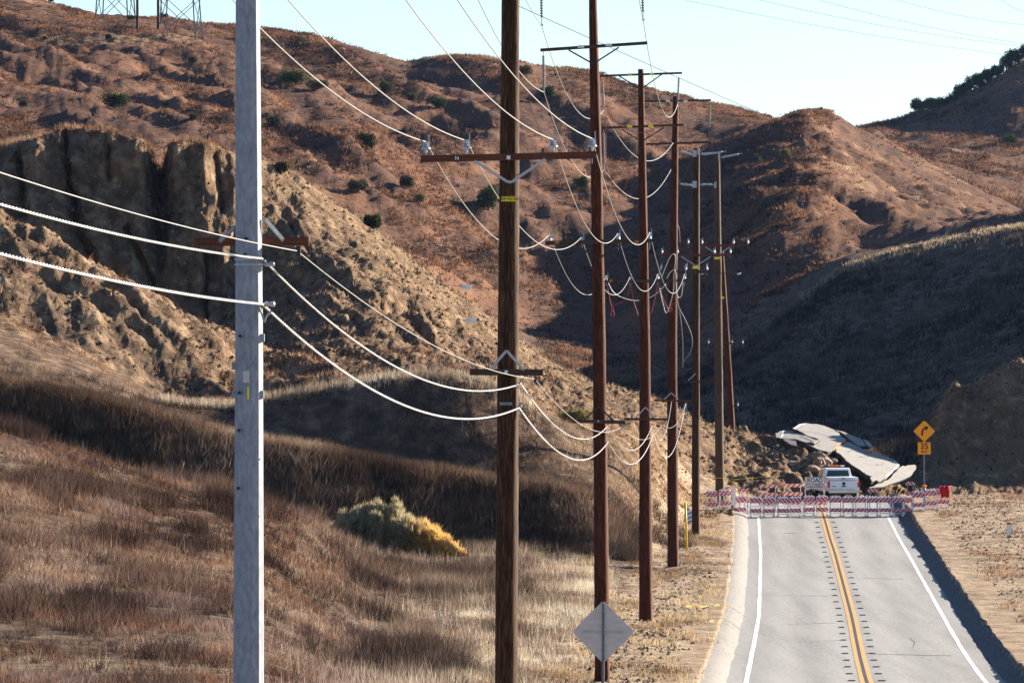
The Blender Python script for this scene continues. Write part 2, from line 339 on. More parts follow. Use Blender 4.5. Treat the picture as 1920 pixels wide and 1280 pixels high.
# gullies and hummocks, in metres of the ground itself
far = sstep(400, 520, GY)
w1 = fbm(GX / 26 + .02 * GY, GY / 70, 4, ridge=True)
w2 = fbm(GX / 9, GY / 14, 4)
near = fbm(GX / 3.2, GY / 4.5, 5)
fine = fbm(GX / 1.1, GY / 1.6, 3)
rug = fbm(GX / 4.2 + .35 * GY / 4.2, GY / 7.5 + 3, 5, .55, ridge=True) * np.clip(prop[:, 0:1] * 1.6, .3, 1)
rough = ((U > 1700)[None, :]) * sstep(346, 354, GY) * (1 - sstep(390, 410, GY))
GZ = GZ + rough * (.75 * fbm(GX / 2.2, GY / 3, 5, .6, ridge=True) + .2)
GZ = GZ + amp * (far * (1.25 * w1 + .55 * w2 + .25 * near) + (1 - far) * (.45 * near + .55 * rug + .35 * fine + .45 * fbm(GX / 9, GY / 9, 2)))
heap = (sstep(1320, 1380, U) * (1 - sstep(1690, 1730, U)))[None, :] * sstep(324, 334, GY) * (1 - sstep(356, 368, GY))
GZ = GZ + heap * (.55 * fbm(GX / 1.5, GY / 2.2, 4, ridge=True) + .25 * fbm(GX / .6, GY / .8, 3))
# the slipped face: vertical flutes and blocks, pushed along the view
sc = np.zeros(nj); j11 = sum(NS[:11]); j12 = sum(NS[:12])
sc[j11 - 12:j12 + 1] = 1
sc = np.convolve(sc, np.hanning(13) / np.hanning(13).sum(), 'same')[:, None]
scu = (sstep(-500, -300, U) * (1 - sstep(900, 1100, U)))[None, :]
fl = fbm(GX / 3.1 + 5, GZ / 9, 4, ridge=True) * 2.0 + fbm(GX / 1.0, GZ / 1.3, 5, .6) * .8
GY = GY - sc * scu * fl * (0.35 + 0.65 * (1 - sstep(420, 560, U)))[None, :]
GZ = GZ + sc * scu * fbm(GX / 1.2, GZ / 1.0 + GY / 2, 3) * .25
def fissure(line, w, d):                                        # line: (row, column) down the face
    global GY
    a = np.array(line, float); pr = 640 - GZ / GY * F
    c_ = np.interp(pr, a[:, 0], a[:, 1]) + 3 * vnoise(pr / 14, pr * 0 + d); ww = np.interp(pr, a[:, 0], w)
    m_ = (pr > a[0, 0] - 8) & (pr < a[-1, 0]) & (sc * scu > .3)
    GY = GY + np.where(m_, d * np.exp(-((U[None, :] - c_) / ww) ** 2), 0)
fissure([(235, 116), (330, 125), (430, 148), (520, 185)], [3, 6, 12, 4], 2.2)
fissure([(255, 296), (330, 298), (400, 312), (470, 300)], [14, 22, 22, 6], 2.6)
fissure([(430, 236), (480, 262), (540, 290)], [4, 8, 3], 1.6)
fissure([(480, 385), (530, 388), (600, 386)], [3, 4, 3], 1.5)
fissure([(300, 402), (345, 410), (400, 418)], [3, 5, 3], 1.2)
fissure([(250, 200), (300, 206), (340, 204)], [3, 5, 3], .9)
fissure([(260, 30), (330, 40), (400, 46)], [4, 7, 3], 1.2)
# cracks across the slope right of the face
def crack(pts, w, d):
    global GZ
    a = np.array(pts, float)
    pr = ROW0
    m = (GY > 296) & (GY < 366) & (U[None, :] > a[:, 0].min()) & (U[None, :] < a[:, 0].max())
    line = np.interp(U, a[:, 0], a[:, 1])[None, :] + 9 * fbm(U / 40, U * 0 + w, 3)[None, :]
    ends = sstep(a[:, 0].min(), a[:, 0].min() + 40, U) * (1 - sstep(a[:, 0].max() - 40, a[:, 0].max(), U)) * (.55 + .45 * vnoise(U / 25, U * 0 + 7))
    GZ = GZ - np.where(m, ends[None, :] * d * np.exp(-((pr - line) / w) ** 2), 0) + np.where(m, ends[None, :] * .4 * d * np.exp(-((pr - line + 2.2 * w) / w) ** 2), 0)
crack([(500, 478), (560, 500), (640, 530), (720, 570), (800, 592), (890, 640)], 7, 1.3)
crack([(505, 502), (600, 545), (690, 566), (760, 604), (850, 662)], 7, 1.3)
crack([(505, 530), (580, 580), (650, 600), (700, 640)], 6, 1.0)
crack([(498, 350), (512, 378), (535, 405), (570, 470), (600, 520)], 9, 1.0)
crack([(620, 440), (700, 480), (780, 540), (860, 600)], 5, .6)
crack([(0, 410), (60, 440), (100, 470), (150, 500), (230, 560), (330, 640)], 8, 1.0)
crack([(0, 470), (90, 520), (180, 560), (260, 620), (330, 690)], 8, 1.0)
crack([(0, 560), (120, 600), (230, 650), (330, 730)], 7, .7)
GZ = GZ + rng.normal(0, 1, GZ.shape) * (.045 * sstep(284, 300, GY) * (1 - sstep(372, 392, GY)) * (amp > .3) + .015 * far * (GY < 1300))
# the road and its sloped asphalt gutters cut into the ground
xl = road_l(GY); rz = road_z(GY)
dl = xl - GX; dr = GX - (xl + ROAD_W)
d_out = np.maximum(dl, dr)
fade = 1 - sstep(322, 334, GY)
lip = np.where(dr > 0, .30, .30) + .05 * vnoise(GY / 3, GX * 0); brk = np.where(dr > 0, 1.16, 1.3)
z_side = rz + lip + np.clip(d_out - 2.1, 0, 9) * .02 + .10 * near + .04 * fine
tgt = np.where(d_out < np.where(dr > 0, .6, .6), rz - .22, np.where(d_out < brk, rz - .22 + (d_out - np.where(dr > 0, .6, .6)) / .95 * (lip + .1), z_side))
bl = (1 - sstep(3.0, 7.5, np.where(dl > 0, dl, d_out * .5))) * fade
GZ = GZ * (1 - bl) + tgt * bl
V = np.stack([GX, GY, GZ], -1).reshape(-1, 3)
jj, ii = np.meshgrid(np.arange(nj - 1), np.arange(nu - 1), indexing='ij')
i0 = (jj * nu + ii).ravel()
Q = np.stack([i0, i0 + 1, i0 + nu + 1, i0 + nu], -1)
tme = array_mesh('terrain', V, Q)
zone = np.repeat(prop[:, None, 2:5], nu, 1).copy()
side = bl * (GY < 330)
# bare path beside the poles and verges
PL = .0595 * (GY - 93)
path = sstep(-3.6, -1.6, GX - PL + 1.1 * fbm(GX / 3, GY / 8, 2)) * (1 - sstep(244, 262, GY)) * sstep(60, 100, GY)
zone[..., 0] = np.clip(zone[..., 0] + side * .95 + path * .8, 0, 1)
zone[..., 1] *= (1 - side)
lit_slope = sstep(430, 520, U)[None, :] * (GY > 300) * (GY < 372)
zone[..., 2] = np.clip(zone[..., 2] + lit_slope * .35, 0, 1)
prow = 640 - GZ / GY * F                                        # pale cut bank and pad below the towers
band = (GY > 600) & (GY < 820) & (U[None, :] > 40) & (U[None, :] < 275) & (np.abs(prow - (76 - .02 * U[None, :])) < 9 + 4 * vnoise(U / 6, U * 0)[None, :])
pad = (GY > 600) & (GY < 820) & (U[None, :] > 262) & (U[None, :] < 372) & (np.abs(prow - 71) < 8)
zone[..., 0] = np.where(band | pad, 1, zone[..., 0])
BARE = band | pad
RR = (sstep(1440, 1540, U) * (1 - sstep(1990, 2200, U)))[None, :] * sstep(600, 640, GY) * (1 - sstep(800, 830, GY))
zone[..., 2] = np.clip(zone[..., 2] + .16 * RR, 0, 1)
zone[..., 0] = np.where((U[None, :] > 1330) & (GY > 328) & (GY < 388), np.where(U[None, :] > 1715, .6, .95), zone[..., 0])
color_attr(tme, 'zone', zone.reshape(-1, 3))
sand = np.clip(side * (d_out > .3) * 1.0 + path * .85 + .35 * fbm(GX / 2.5, GY / 6, 4) * (GY < 262), 0, 1) * (GY < 345) * (GX > PL - 5)
color_attr(tme, 'sand', np.repeat(sand.reshape(-1, 1), 3, 1))

m, n, l, b = new_mat('dry_ground')
geo = n.new('ShaderNodeNewGeometry'); vc = n.new('ShaderNodeVertexColor'); vc.layer_name = 'zone'
sx = n.new('ShaderNodeSeparateColor'); l.new(vc.outputs[0], sx.inputs[0])
def tn(scale, detail=6, rough=.6, stretch=None):
    t = n.new('ShaderNodeTexNoise'); t.inputs['Scale'].default_value = scale; t.inputs['Detail'].default_value = detail; t.inputs['Roughness'].default_value = rough
    if stretch:
        mp = n.new('ShaderNodeMapping'); mp.inputs['Scale'].default_value = stretch
        l.new(geo.outputs['Position'], mp.inputs[0]); l.new(mp.outputs[0], t.inputs[0])
    else: l.new(geo.outputs['Position'], t.inputs[0])
    return t
def mixc(fac, a, bb):
    x = n.new('ShaderNodeMix'); x.data_type = 'RGBA'
    l.new(fac, x.inputs[0]); l.new(a, x.inputs[6]); l.new(bb, x.inputs[7]); return x.outputs[2]
n1 = tn(.9, 8, .7); n2 = tn(.055, 8, .7); n3 = tn(4.5, 6, .7); n4 = tn(.035, 5, .6)
soil = ramp(n, [(.3, (.05, .032, .021)), (.47, (.125, .081, .051)), (.58, (.21, .142, .09)), (.7, (.33, .24, .155))]); l.new(n1.outputs[0], soil.inputs[0])
scrub = ramp(n, [(.34, (.028, .022, .023)), (.47, (.07, .043, .036)), (.56, (.145, .074, .046)), (.68, (.215, .122, .076))]); l.new(n2.outputs[0], scrub.inputs[0])
scrub2 = ramp(n, [(.36, (.03, .023, .021)), (.5, (.115, .058, .035)), (.66, (.20, .105, .06))]); l.new(n1.outputs[0], scrub2.inputs[0])
sc_ = n.new('ShaderNodeMix'); sc_.data_type = 'RGBA'; sc_.inputs[0].default_value = .5; l.new(scrub.outputs[0], sc_.inputs[6]); l.new(scrub2.outputs[0], sc_.inputs[7])
grass = ramp(n, [(.34, (.04, .031, .026)), (.5, (.095, .068, .05)), (.68, (.19, .14, .10))]); l.new(n1.outputs[0], grass.inputs[0])
straw = ramp(n, [(.3, (.22, .16, .10)), (.65, (.46, .36, .23))]); l.new(n3.outputs[0], straw.inputs[0])
def gate(ch, noise, lo, hi):
    a = n.new('ShaderNodeMath'); a.operation = 'MULTIPLY_ADD'; a.inputs[1].default_value = 1.2
    s_ = n.new('ShaderNodeMath'); s_.operation = 'SUBTRACT'; s_.inputs[1].default_value = .5; l.new(noise, s_.inputs[0])
    l.new(s_.outputs[0], a.inputs[0]); l.new(ch, a.inputs[2])
    mr = n.new('ShaderNodeMapRange'); mr.inputs[1].default_value = lo; mr.inputs[2].default_value = hi; l.new(a.outputs[0], mr.inputs[0])
    return mr.outputs[0]
c = mixc(gate(sx.outputs[1], n4.outputs[0], .25, .75), grass.outputs[0], sc_.outputs[2])
c = mixc(gate(sx.outputs[2], n2.outputs[0], .35, .8), c, straw.outputs[0])
c = mixc(gate(sx.outputs[0], n1.outputs[0], .35, .7), c, soil.outputs[0])
vs_ = n.new('ShaderNodeVertexColor'); vs_.layer_name = 'sand'; ss_ = n.new('ShaderNodeSeparateColor'); l.new(vs_.outputs[0], ss_.inputs[0])
sandr = ramp(n, [(.3, (.15, .10, .065)), (.46, (.27, .20, .135)), (.66, (.40, .32, .23))]); l.new(n1.outputs[0], sandr.inputs[0])
c = mixc(gate(ss_.outputs[0], n1.outputs[0], .3, .65), c, sandr.outputs[0])
l.new(c, b.inputs['Base Color']); b.inputs['Roughness'].default_value = .95; b.inputs['Specular IOR Level'].default_value = .05
bu = n.new('ShaderNodeBump'); bu.inputs['Strength'].default_value = .9; bu.inputs['Distance'].default_value = .35; l.new(n1.outputs[0], bu.inputs['Height'])
bu2 = n.new('ShaderNodeBump'); bu2.inputs['Strength'].default_value = .7; bu2.inputs['Distance'].default_value = .08
l.new(n3.outputs[0], bu2.inputs['Height']); l.new(bu.outputs[0], bu2.inputs['Normal']); l.new(bu2.outputs[0], b.inputs['Normal'])
M['ground'] = m
terrain = link('terrain', tme, m); tag(terrain, kind='structure')

def ground_at(px, row, dmin=100, dmax=2000):                   # first ground seen through a photo pixel
    i = int(np.argmin(np.abs(U - px)))
    r = 640 - GZ[:, i] / GY[:, i] * F
    ok = np.where((GY[:, i] > dmin) & (GY[:, i] < dmax) & (r <= row))[0]
    if len(ok) == 0: return None
    j = ok[0]; return Vector(V[j * nu + i].tolist() if False else (GX[j, i], GY[j, i], GZ[j, i]))
def ground_z(x, y):                                             # level of the ground at a place
    px = 960 + x / y * F; i = int(np.argmin(np.abs(U - px)))
    o = np.argsort(GY[:, i]); return float(np.interp(y, GY[o, i], GZ[o, i]))

# ------------------------------------------------------------------ road sheets
def strip(name, off0, off1, dz, mat, d0=4, d1=331, step=1.5, z2=None, wob=0, parent=None, kind=None):
    D = np.arange(d0, d1 + .01, step); m_ = len(D)
    xl_ = road_l(D); z = road_z(D)
    w0 = off0 + wob * fbm(D / 2.5, D * 0 + off0, 3); w1_ = off1 + wob * fbm(D / 2.2, D * 0 + off1 + 40, 3)
    nn = 5
    vs = []; 
    for q in range(nn):
        t = q / (nn - 1)
        zz = z + dz + (0 if z2 is None else (z2 - dz) * t * t)
        vs.append(np.stack([xl_ + w0 * (1 - t) + w1_ * t, D, zz], -1))
    A = np.stack(vs, 1).reshape(-1, 3)
    a_, b_ = np.meshgrid(np.arange(m_ - 1), np.arange(nn - 1), indexing='ij'); i_ = (a_ * nn + b_).ravel()
    me = array_mesh(name, A, np.stack([i_, i_ + 1, i_ + nn + 1, i_ + nn], -1))
    o = link(name, me, mat, parent)
    if kind: tag(o, kind=kind)
    return o
def mat_asphalt(name, stops, patch=.5):
    m, n, l, b = new_mat(name)
    geo = n.new('ShaderNodeNewGeometry')
    def nz(s, st, d=6):
        mp = n.new('ShaderNodeMapping'); mp.inputs['Scale'].default_value = st; t = n.new('ShaderNodeTexNoise'); t.inputs['Scale'].default_value = s; t.inputs['Detail'].default_value = d
        l.new(geo.outputs['Position'], mp.inputs[0]); l.new(mp.outputs[0], t.inputs[0]); return t
    a = nz(.9, (1.3, .06, 1)); c_ = nz(9, (1, .25, 1), 8)
    ad = n.new('ShaderNodeMix'); ad.data_type = 'FLOAT'; ad.inputs[0].default_value = patch; l.new(a.outputs[0], ad.inputs[2]); l.new(c_.outputs[0], ad.inputs[3])
    r = ramp(n, stops); l.new(ad.outputs[0], r.inputs[0]); b.inputs['Roughness'].default_value = .85
    sp = n.new('ShaderNodeSeparateXYZ'); l.new(geo.outputs['Position'], sp.inputs[0])      # tyre-worn lanes, four tracks
    la = n.new('ShaderNodeMath'); la.operation = 'MULTIPLY_ADD'; la.inputs[1].default_value = -.0492; l.new(sp.outputs['Y'], la.inputs[0]); l.new(sp.outputs['X'], la.inputs[2])
    lb_ = n.new('ShaderNodeMath'); lb_.operation = 'MULTIPLY_ADD'; lb_.inputs[1].default_value = 3.45; lb_.inputs[2].default_value = .3; l.new(la.outputs[0], lb_.inputs[0])
    sn = n.new('ShaderNodeMath'); sn.operation = 'SINE'; l.new(lb_.outputs[0], sn.inputs[0])
    st = nz(.25, (1, .12, 1), 4); mm = n.new('ShaderNodeMath'); mm.operation = 'MULTIPLY'; l.new(sn.outputs[0], mm.inputs[0]); l.new(st.outputs[0], mm.inputs[1])
    mr = n.new('ShaderNodeMapRange'); mr.inputs[1].default_value = -.6; mr.inputs[2].default_value = .6; mr.inputs[3].default_value = .86; mr.inputs[4].default_value = 1.07; l.new(mm.outputs[0], mr.inputs[0])
    hs = n.new('ShaderNodeHueSaturation'); l.new(r.outputs[0], hs.inputs['Color']); l.new(mr.outputs[0], hs.inputs['Value']); l.new(hs.outputs[0], b.inputs['Base Color'])
    bu = n.new('ShaderNodeBump'); bu.inputs['Strength'].default_value = .25; bu.inputs['Distance'].default_value = .01; l.new(c_.outputs[0], bu.inputs['Height']); l.new(bu.outputs[0], b.inputs['Normal'])
    return m
M['asphalt'] = mat_asphalt('sunbleached_asphalt', [(.36, (.165, .162, .158)), (.5, (.222, .219, .215)), (.62, (.262, .259, .254))])
M['berm'] = mat_asphalt('gutter_asphalt', [(.32, (.08, .075, .07)), (.42, (.17, .16, .15)), (.6, (.22, .205, .19)), (.75, (.26, .24, .22))], .8)
M['paint_w'] = mat_noise('white_road_paint', [(.3, (.55, .55, .55)), (.6, (.72, .72, .72))], 3, .7)
M['paint_y'] = mat_noise('yellow_road_paint', [(.3, (.38, .21, .07)), (.6, (.52, .30, .105))], 3, .7)
M['tar'] = mat_plain('tar', (.03, .03, .032), .7)
road = strip('road', -.60, ROAD_W + .58, 0, M['asphalt'], kind='structure', wob=.0)
strip('gutter', -1.48, -.57, .25, M['berm'], z2=-.006, wob=.08, kind='structure')
M['berm_dark'] = mat_asphalt('shade_darkened_asphalt', [(.3, (.025, .025, .028)), (.5, (.05, .05, .054)), (.7, (.09, .088, .088))], .8)  # shade of the right berm's road-facing slope painted in as near-black asphalt
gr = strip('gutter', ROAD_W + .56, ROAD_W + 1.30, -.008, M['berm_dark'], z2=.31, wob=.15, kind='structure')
strip('edge_line', -.06, .09, .006, M['paint_w'], d1=300, parent=road, wob=.02)
strip('edge_line', ROAD_W - .09, ROAD_W + .06, .006, M['paint_w'], d1=300, parent=road, wob=.02)
CW = 3.68
strip('centre_line', CW - .20, CW - .06, .006, M['paint_y'], d1=318, parent=road)
strip('centre_line', CW + .06, CW + .20, .006, M['paint_y'], d1=318, parent=road)
strip('centre_gap', CW - .055, CW + .055, .005, M['tar'], d1=318, parent=road)
mk = MB().box((0, 0, .012), (.19, .42, .02)).mesh('rumble_mark')
mk.materials.append(M['tar'])
for D in np.arange(22, 300, 4.85):
    for sgn in (-1, 1):
        o = bpy.data.objects.new('rumble_mark', mk); COL.objects.link(o); o.parent = road
        o.location = (float(road_l(D)) + CW + sgn * .46 + random.uniform(-.02, .02), D, float(road_z(D)) + .004)
        o.rotation_euler = (math.atan((road_z(D + .5) - road_z(D - .5))), 0, random.uniform(-.03, .03))
def crack_mesh(pts, w):                                        # pts: (offset from left line, distance)
    vs, fs = [], []
    P2 = []
    for k in range(len(pts) - 1):
        for t in np.linspace(0, 1, 9)[:-1]:
            P2.append((pts[k][0] * (1 - t) + pts[k + 1][0] * t + random.uniform(-.03, .03), pts[k][1] * (1 - t) + pts[k + 1][1] * t + random.uniform(-.12, .12)))
    for k, (ox, D) in enumerate(P2):
        x = float(road_l(D)) + ox; z = float(road_z(D)) + .005; ww = w * random.uniform(.5, 1.3)
        vs += [(x - ww * .3, D - ww, z), (x + ww * .3, D + ww, z)]
        if k: fs.append((2 * k - 2, 2 * k, 2 * k + 1, 2 * k - 1))
    return MB().add(vs, fs).build('road_crack', M['tar'], road)
for pts, w in (([(3.9, 182), (5.5, 181), (7.0, 180.4)], .10), ([(.3, 201), (1.2, 204), (3.2, 205)], .07), ([(1.6, 190), (3.4, 192)], .06),
               ([(5.6, 186), (5.75, 190), (5.6, 194)], .05), ([(1.4, 283), (2.1, 283.4)], .22), ([(4.6, 240), (6.8, 239)], .05), ([(.4, 226), (3.3, 225)], .05)):
    crack_mesh(pts, w)
# ------------------------------------------------------------------ cables
def wire_pts(a, b, sag, n=28):
    return [a.lerp(b, t) - Vector((0, 0, sag * 4 * t * (1 - t))) for t in np.linspace(0, 1, n)]
def sag_for(a, b, row):                                        # sag that brings the span's lowest seen point to a photo row
    lo, hi = 0.0, 8.0
    for _ in range(40):
        m_ = (lo + hi) / 2
        r = max(640 - p.z / p.y * F for p in wire_pts(a, b, m_, 60)[1:-1])
        lo, hi = (m_, hi) if r < row else (lo, m_)
    return lo
def smooth_pts(pts, n=8):
    out = []; m_ = len(pts)
    for i in range(m_ - 1):
        p0, p1, p2, p3 = pts[max(i - 1, 0)], pts[i], pts[i + 1], pts[min(i + 2, m_ - 1)]
        for t in np.arange(n) / n:
            out.append(.5 * ((2 * p1) + (p2 - p0) * t + (2 * p0 - 5 * p1 + 4 * p2 - p3) * t * t + (3 * p1 - p0 - 3 * p2 + p3) * t ** 3))
    out.append(pts[-1]); return out
def run_pts(nodes):                                            # nodes: [(point, lowest row or None, fixed sag)]
    pts = []
    for k in range(len(nodes) - 1):
        a, b = nodes[k][0], nodes[k + 1][0]; spec = nodes[k][1]
        s_ = spec[1] if isinstance(spec, tuple) else sag_for(a, b, spec)
        seg = wire_pts(a, b, s_); pts += seg if k == 0 else seg[1:]
    return pts
def cable(name, nodes, r, mat, label, cat='wire', group=None, twist=0):
    pts = run_pts(nodes) if isinstance(nodes[0], tuple) else smooth_pts(nodes)
    mb = MB(pts[0])
    if twist:                                                  # a lashed bundle: two strands wound round each other
        den = [pts[0]]
        for a, b in zip(pts[:-1], pts[1:]):
            k = max(1, int((b - a).length / .075))
            if min(a.y, b.y) > 105: k = max(1, int((b - a).length / .6))
            den += [a.lerp(b, t) for t in np.linspace(0, 1, k + 1)[1:]]
        L = 0; s1, s2 = [], []
        for q, p in enumerate(den):
            if q: L += (p - den[q - 1]).length
            d = (den[min(q + 1, len(den) - 1)] - den[max(q - 1, 0)]).normalized()
            x = d.cross(Vector((0, 0, 1))).normalized(); z = x.cross(d)
            an = 2 * math.pi * L / twist
            w = .55 * r * (x * math.cos(an) + z * math.sin(an))
            s1.append(p + w); s2.append(p - w)
        mb.tube(s1, r * .62, 6); mb.tube(s2, r * .62, 6)
    else: mb.tube(pts, r, 6)
    o = mb.build(name, mat, None, True); o.location = pts[0]
    return tag(o, label, cat, group)

# ------------------------------------------------------------------ utility poles
class Pole:
    def __init__(s, name, label, D, pts, widths, ground_row, top_row, mat, group, sides=20, twistn=0):
        s.D = D; s.rows = [p[0] for p in pts]; s.px = [p[1] for p in pts]
        zb = (640 - ground_row) / F * D; s.zb = zb
        base = Vector((s.x(ground_row), D, zb)); s.base = base
        s.root = empty(name, base, label, 'utility pole', group)
        mb = MB(base); rows = np.linspace(top_row, ground_row + 25, 90); vs, fs = [], []
        n_ = sides
        for q, r_ in enumerate(rows):
            w = np.interp(r_, [k[0] for k in widths], [k[1] for k in widths]) / 2 / F * D
            for k in range(n_):
                a = 2 * math.pi * (k + .5) / n_
                j = 1 if sides < 16 else 1 + .035 * math.sin(7 * a + 3 * math.sin(q * .11)) + random.uniform(-.018, .018)
                vs.append(Vector((s.x(r_) + math.cos(a) * w * j, D + math.sin(a) * w * j, (640 - r_) / F * D)))
        for q in range(len(rows) - 1):
            for k in range(n_):
                k2 = (k + 1) % n_; fs.append((q * n_ + k, q * n_ + k2, (q + 1) * n_ + k2, (q + 1) * n_ + k))
        fs.append(tuple(range(n_)))
        mb.add(vs, fs); s.widths = widths
        s.shaft = mb.build('shaft', mat, s.root, sides >= 16)
    def x(s, row): return (np.interp(row, s.rows, s.px) - 960) / F * s.D
    def half(s, row): return float(np.interp(row, [k[0] for k in s.widths], [k[1] for k in s.widths])) / 2 / F * s.D
    def p(s, px, row, dy=0): v = P(px, row, s.D); v.y += dy; return v
    def mb(s): return MB(s.base)
    def arm(s, px0, r0, px1, r1, mat='arm', th=.115, back=False, n=1):
        mid = s.half((r0 + r1) / 2); dy = (mid + .06) * (1 if back else -1)
        a, b = s.p(px0, r0, dy), s.p(px1, r1, dy)
        o = s.mb().beam(a, b, .09, th).build('crossarm', M[mat], s.root)
        o['px'] = 0; del o['px']
        return o, dy
    def brace(s, pts, arm_dy, r=.016, mat='steel'):
        for a, b in zip(pts[:-1], pts[1:]):
            s.mb().beam(s.p(*a, arm_dy - .055), s.p(*b, arm_dy - .055), .012, .045).build('brace', M[mat], s.root)
    def pin(s, arm, px, row_top, row_arm, dy, scale=1.0):      # stacked-skirt porcelain on a steel pin
        top = s.p(px, row_top, dy); bot = s.p(px, row_arm, dy); h = top.z - bot.z
        mb = s.mb()
        pr = [(0, .02)]
        for q in range(3):
            z0 = h * (.35 + .2 * q); R_ = (.085 - .012 * q) * scale
            pr += [(z0, .035), (z0 + .005, R_), (z0 + .03, R_ * .85), (z0 + .05, .04)]
        pr += [(h * .95, .045), (h * 1.02, .05), (h * 1.1, .03)]
        pr = sorted(pr)
        mb.lathe(bot, (0, 0, 1), pr, 10)
        ins = mb.build('insulator', M['porcelain'], arm, False)
        s.mb().tube([bot - Vector((0, 0, .22)), bot + Vector((0, 0, h * .4))], .012, 6).build('insulator_pin', M['steel'], arm)
        s.mb().beam(s.p(px, row_top, dy) + Vector((.06, 0, -h * .5)), s.p(px, row_top, dy) + Vector((.05, 0, .14)), .02, .02).build('clamp', M['steel'], arm)
        return ins
    def string(s, arm, a, b, nd=14, R=.055, mat='polymer'):    # long insulator made of discs
        d = b - a; L = d.length; mb = s.mb()
        pr = [(0, .012), (L * .1, .012)]
        for q in range(nd):
            t = L * (.1 + .78 * q / nd); st = L * .78 / nd
            pr += [(t, .02), (t + st * .25, R), (t + st * .5, R), (t + st * .75, .02)]
        pr += [(L * .9, .014), (L, .014)]
        mb.lathe(a, d, pr, 9)
        o = mb.build('insulator_string', M[mat], arm)
        s.mb().box(b, (.07, .16, .05)).build('line_clamp', M['steel'], arm)
        return o
    def plate(s, name, px0, r0, px1, r1, mat, dy, th=.006):
        a, b = s.p(px0, r0, dy), s.p(px1, r1, dy)
        c_ = (a + b) / 2
        return s.mb().box(c_, (abs(b.x - a.x), th, abs(b.z - a.z))).build(name, M[mat] if isinstance(mat, str) else mat, s.root)
    def letter(s, txt, px, row, hpx, dy, mat, sx=1.0):
        c_ = s.p(px, row, dy) - s.base
        return text_mesh(txt, hpx / F * s.D * 1.38, M[mat], s.root, Matrix.Translation(c_) @ Matrix.Rotation(math.pi / 2, 4, 'X'), sx=sx)
    def bolt(s, px, row, dy=None, r=.02, mat='dark'):
        dy = -s.half(row) - .0 if dy is None else dy
        s.mb().lathe(s.p(px, row, dy + .01), (0, -1, 0), [(0, r), (.03, r), (.045, r * .5)], 8).build('bolt', M[mat], s.root)

GRP = 'roadside power line poles'
# --- steel pole in front
p1 = Pole('utility_pole', 'grey galvanised steel pole with many flat sides, nearest the camera at left', 60,
          [(-500, 464), (0, 464.5), (640, 467), (1280, 466)], [(-500, 41), (0, 46), (640, 53), (1280, 59), (1700, 62)], 1590, -440, M['galv'], GRP, sides=12)
a1, dy = p1.arm(365, 453, 578, 452, 'arm', .092, back=True)
for q in ((410, 452, 440, 426), (530, 450, 497, 411)): p1.mb().beam(p1.p(q[0], q[1], dy - .06), p1.p(q[2], q[3], -.02), .02, .045).build('brace', M['galv'], p1.root)
p1.mb().beam(p1.p(558, 461, dy), p1.p(558, 480, dy), .05, .07).build('cable_hanger', M['dark'], a1)
p1.mb().tube([p1.p(558, 440, dy), p1.p(558, 466, dy)], .01, 6).build('hanger_bolt', M['steel'], a1)
for r_ in (486, 496): p1.mb().lathe(p1.p(467, r_), (0, 0, 1), [(-.008, .168), (.008, .168)], 24).build('strap', M['steel'], p1.root)
for r_ in (495, 570):
    p1.mb().lathe(p1.p(494, r_), (1, 0, 0), [(0, .012), (.03, .03), (.06, .018), (.08, .03), (.12, .03), (.13, .014)], 8).build('guy_clamp', M['steel'], p1.root)
for px, r_ in ((451, 630), (450, 736), (449, 806), (448, 914), (463, 448), (460, 478)): p1.bolt(px, r_, r=.02)
for px, r_ in ((488, 860), (487, 967), (486, 1076), (485, 1174)): p1.bolt(px, r_, dy=-.08, r=.009)
p1.plate('number_plate', 457, 695, 469, 717, 'sign_grey', -.165)
p1.plate('yellow_tag', 465, 724, 468, 748, 'yellow_tape', -.163)
for px, r_ in ((440, 686), (440, 739), (491, 633), (490, 739)): p1.mb().box(p1.p(px, r_, -.03), (.06, .09, .085)).build('step_bracket', M['galv'], p1.root)
p1.mb().tube(smooth_pts([p1.p(486, 574, -.12), p1.p(493, 590, -.16), p1.p(497, 603, -.16), p1.p(501, 592, -.14), p1.p(510, 583, -.1)]), .013, 6).build('cable_loop', M['wire'], p1.root)

# --- first wood pole
p2 = Pole('utility_pole', 'dark wooden pole in front with rust red crossarm and yellow warning plate', 93,
          [(-700, 962), (0, 957.5), (640, 953), (1280, 949)], [(-700, 26), (0, 33), (640, 39.5), (1280, 42.5), (1600, 44)], 1500, -720, M['wood'], GRP)
a2, dy = p2.arm(789, 299, 1118, 291.5, 'arm', .118)
for px, t in ((799, 268), (875, 266), (1037, 264), (1110, 262)): p2.pin(a2, px, t, 288 if px < 950 else 284, dy, 1.1)
p2.brace([(890, 303), (952, 342), (960, 342), (1022, 299)], dy)
p2.plate('bolt_plate', 950, 293, 957, 300, 'sign_white', dy - .052)
p2.letter('N', 857, 298, 7, dy - .052, 'sign_white')
sg = p2.plate('warning_plate', 940, 369, 970, 378, 'yellow_tape', -p2.half(373) - .012)
p2.letter('HIGH VOLTAGE', 955, 373.5, 6.2, -p2.half(373) - .018, 'black', .60)
ph2, dy2 = p2.arm(881, 697, 1018, 698, 'arm_dark', .11)
p2.brace([(918, 693), (950, 657), (982, 693)], dy2)
p2.plate('bolt_plate', 946, 694, 952, 700, 'sign_white', dy2 - .052)
p2.mb().box(p2.p(1003, 711, dy2), (.05, .06, .10)).build('cable_hanger', M['dark'], ph2)
p2.mb().tube([p2.p(1003, 690, dy2), p2.p(1003, 708, dy2)], .01, 6).build('hanger_bolt', M['dark'], ph2)
for q in range(7): p2.plate('number_tab', 937 + q * 3.4, 753.5, 939.8 + q * 3.4, 759, 'galv', -p2.half(756) - .008)
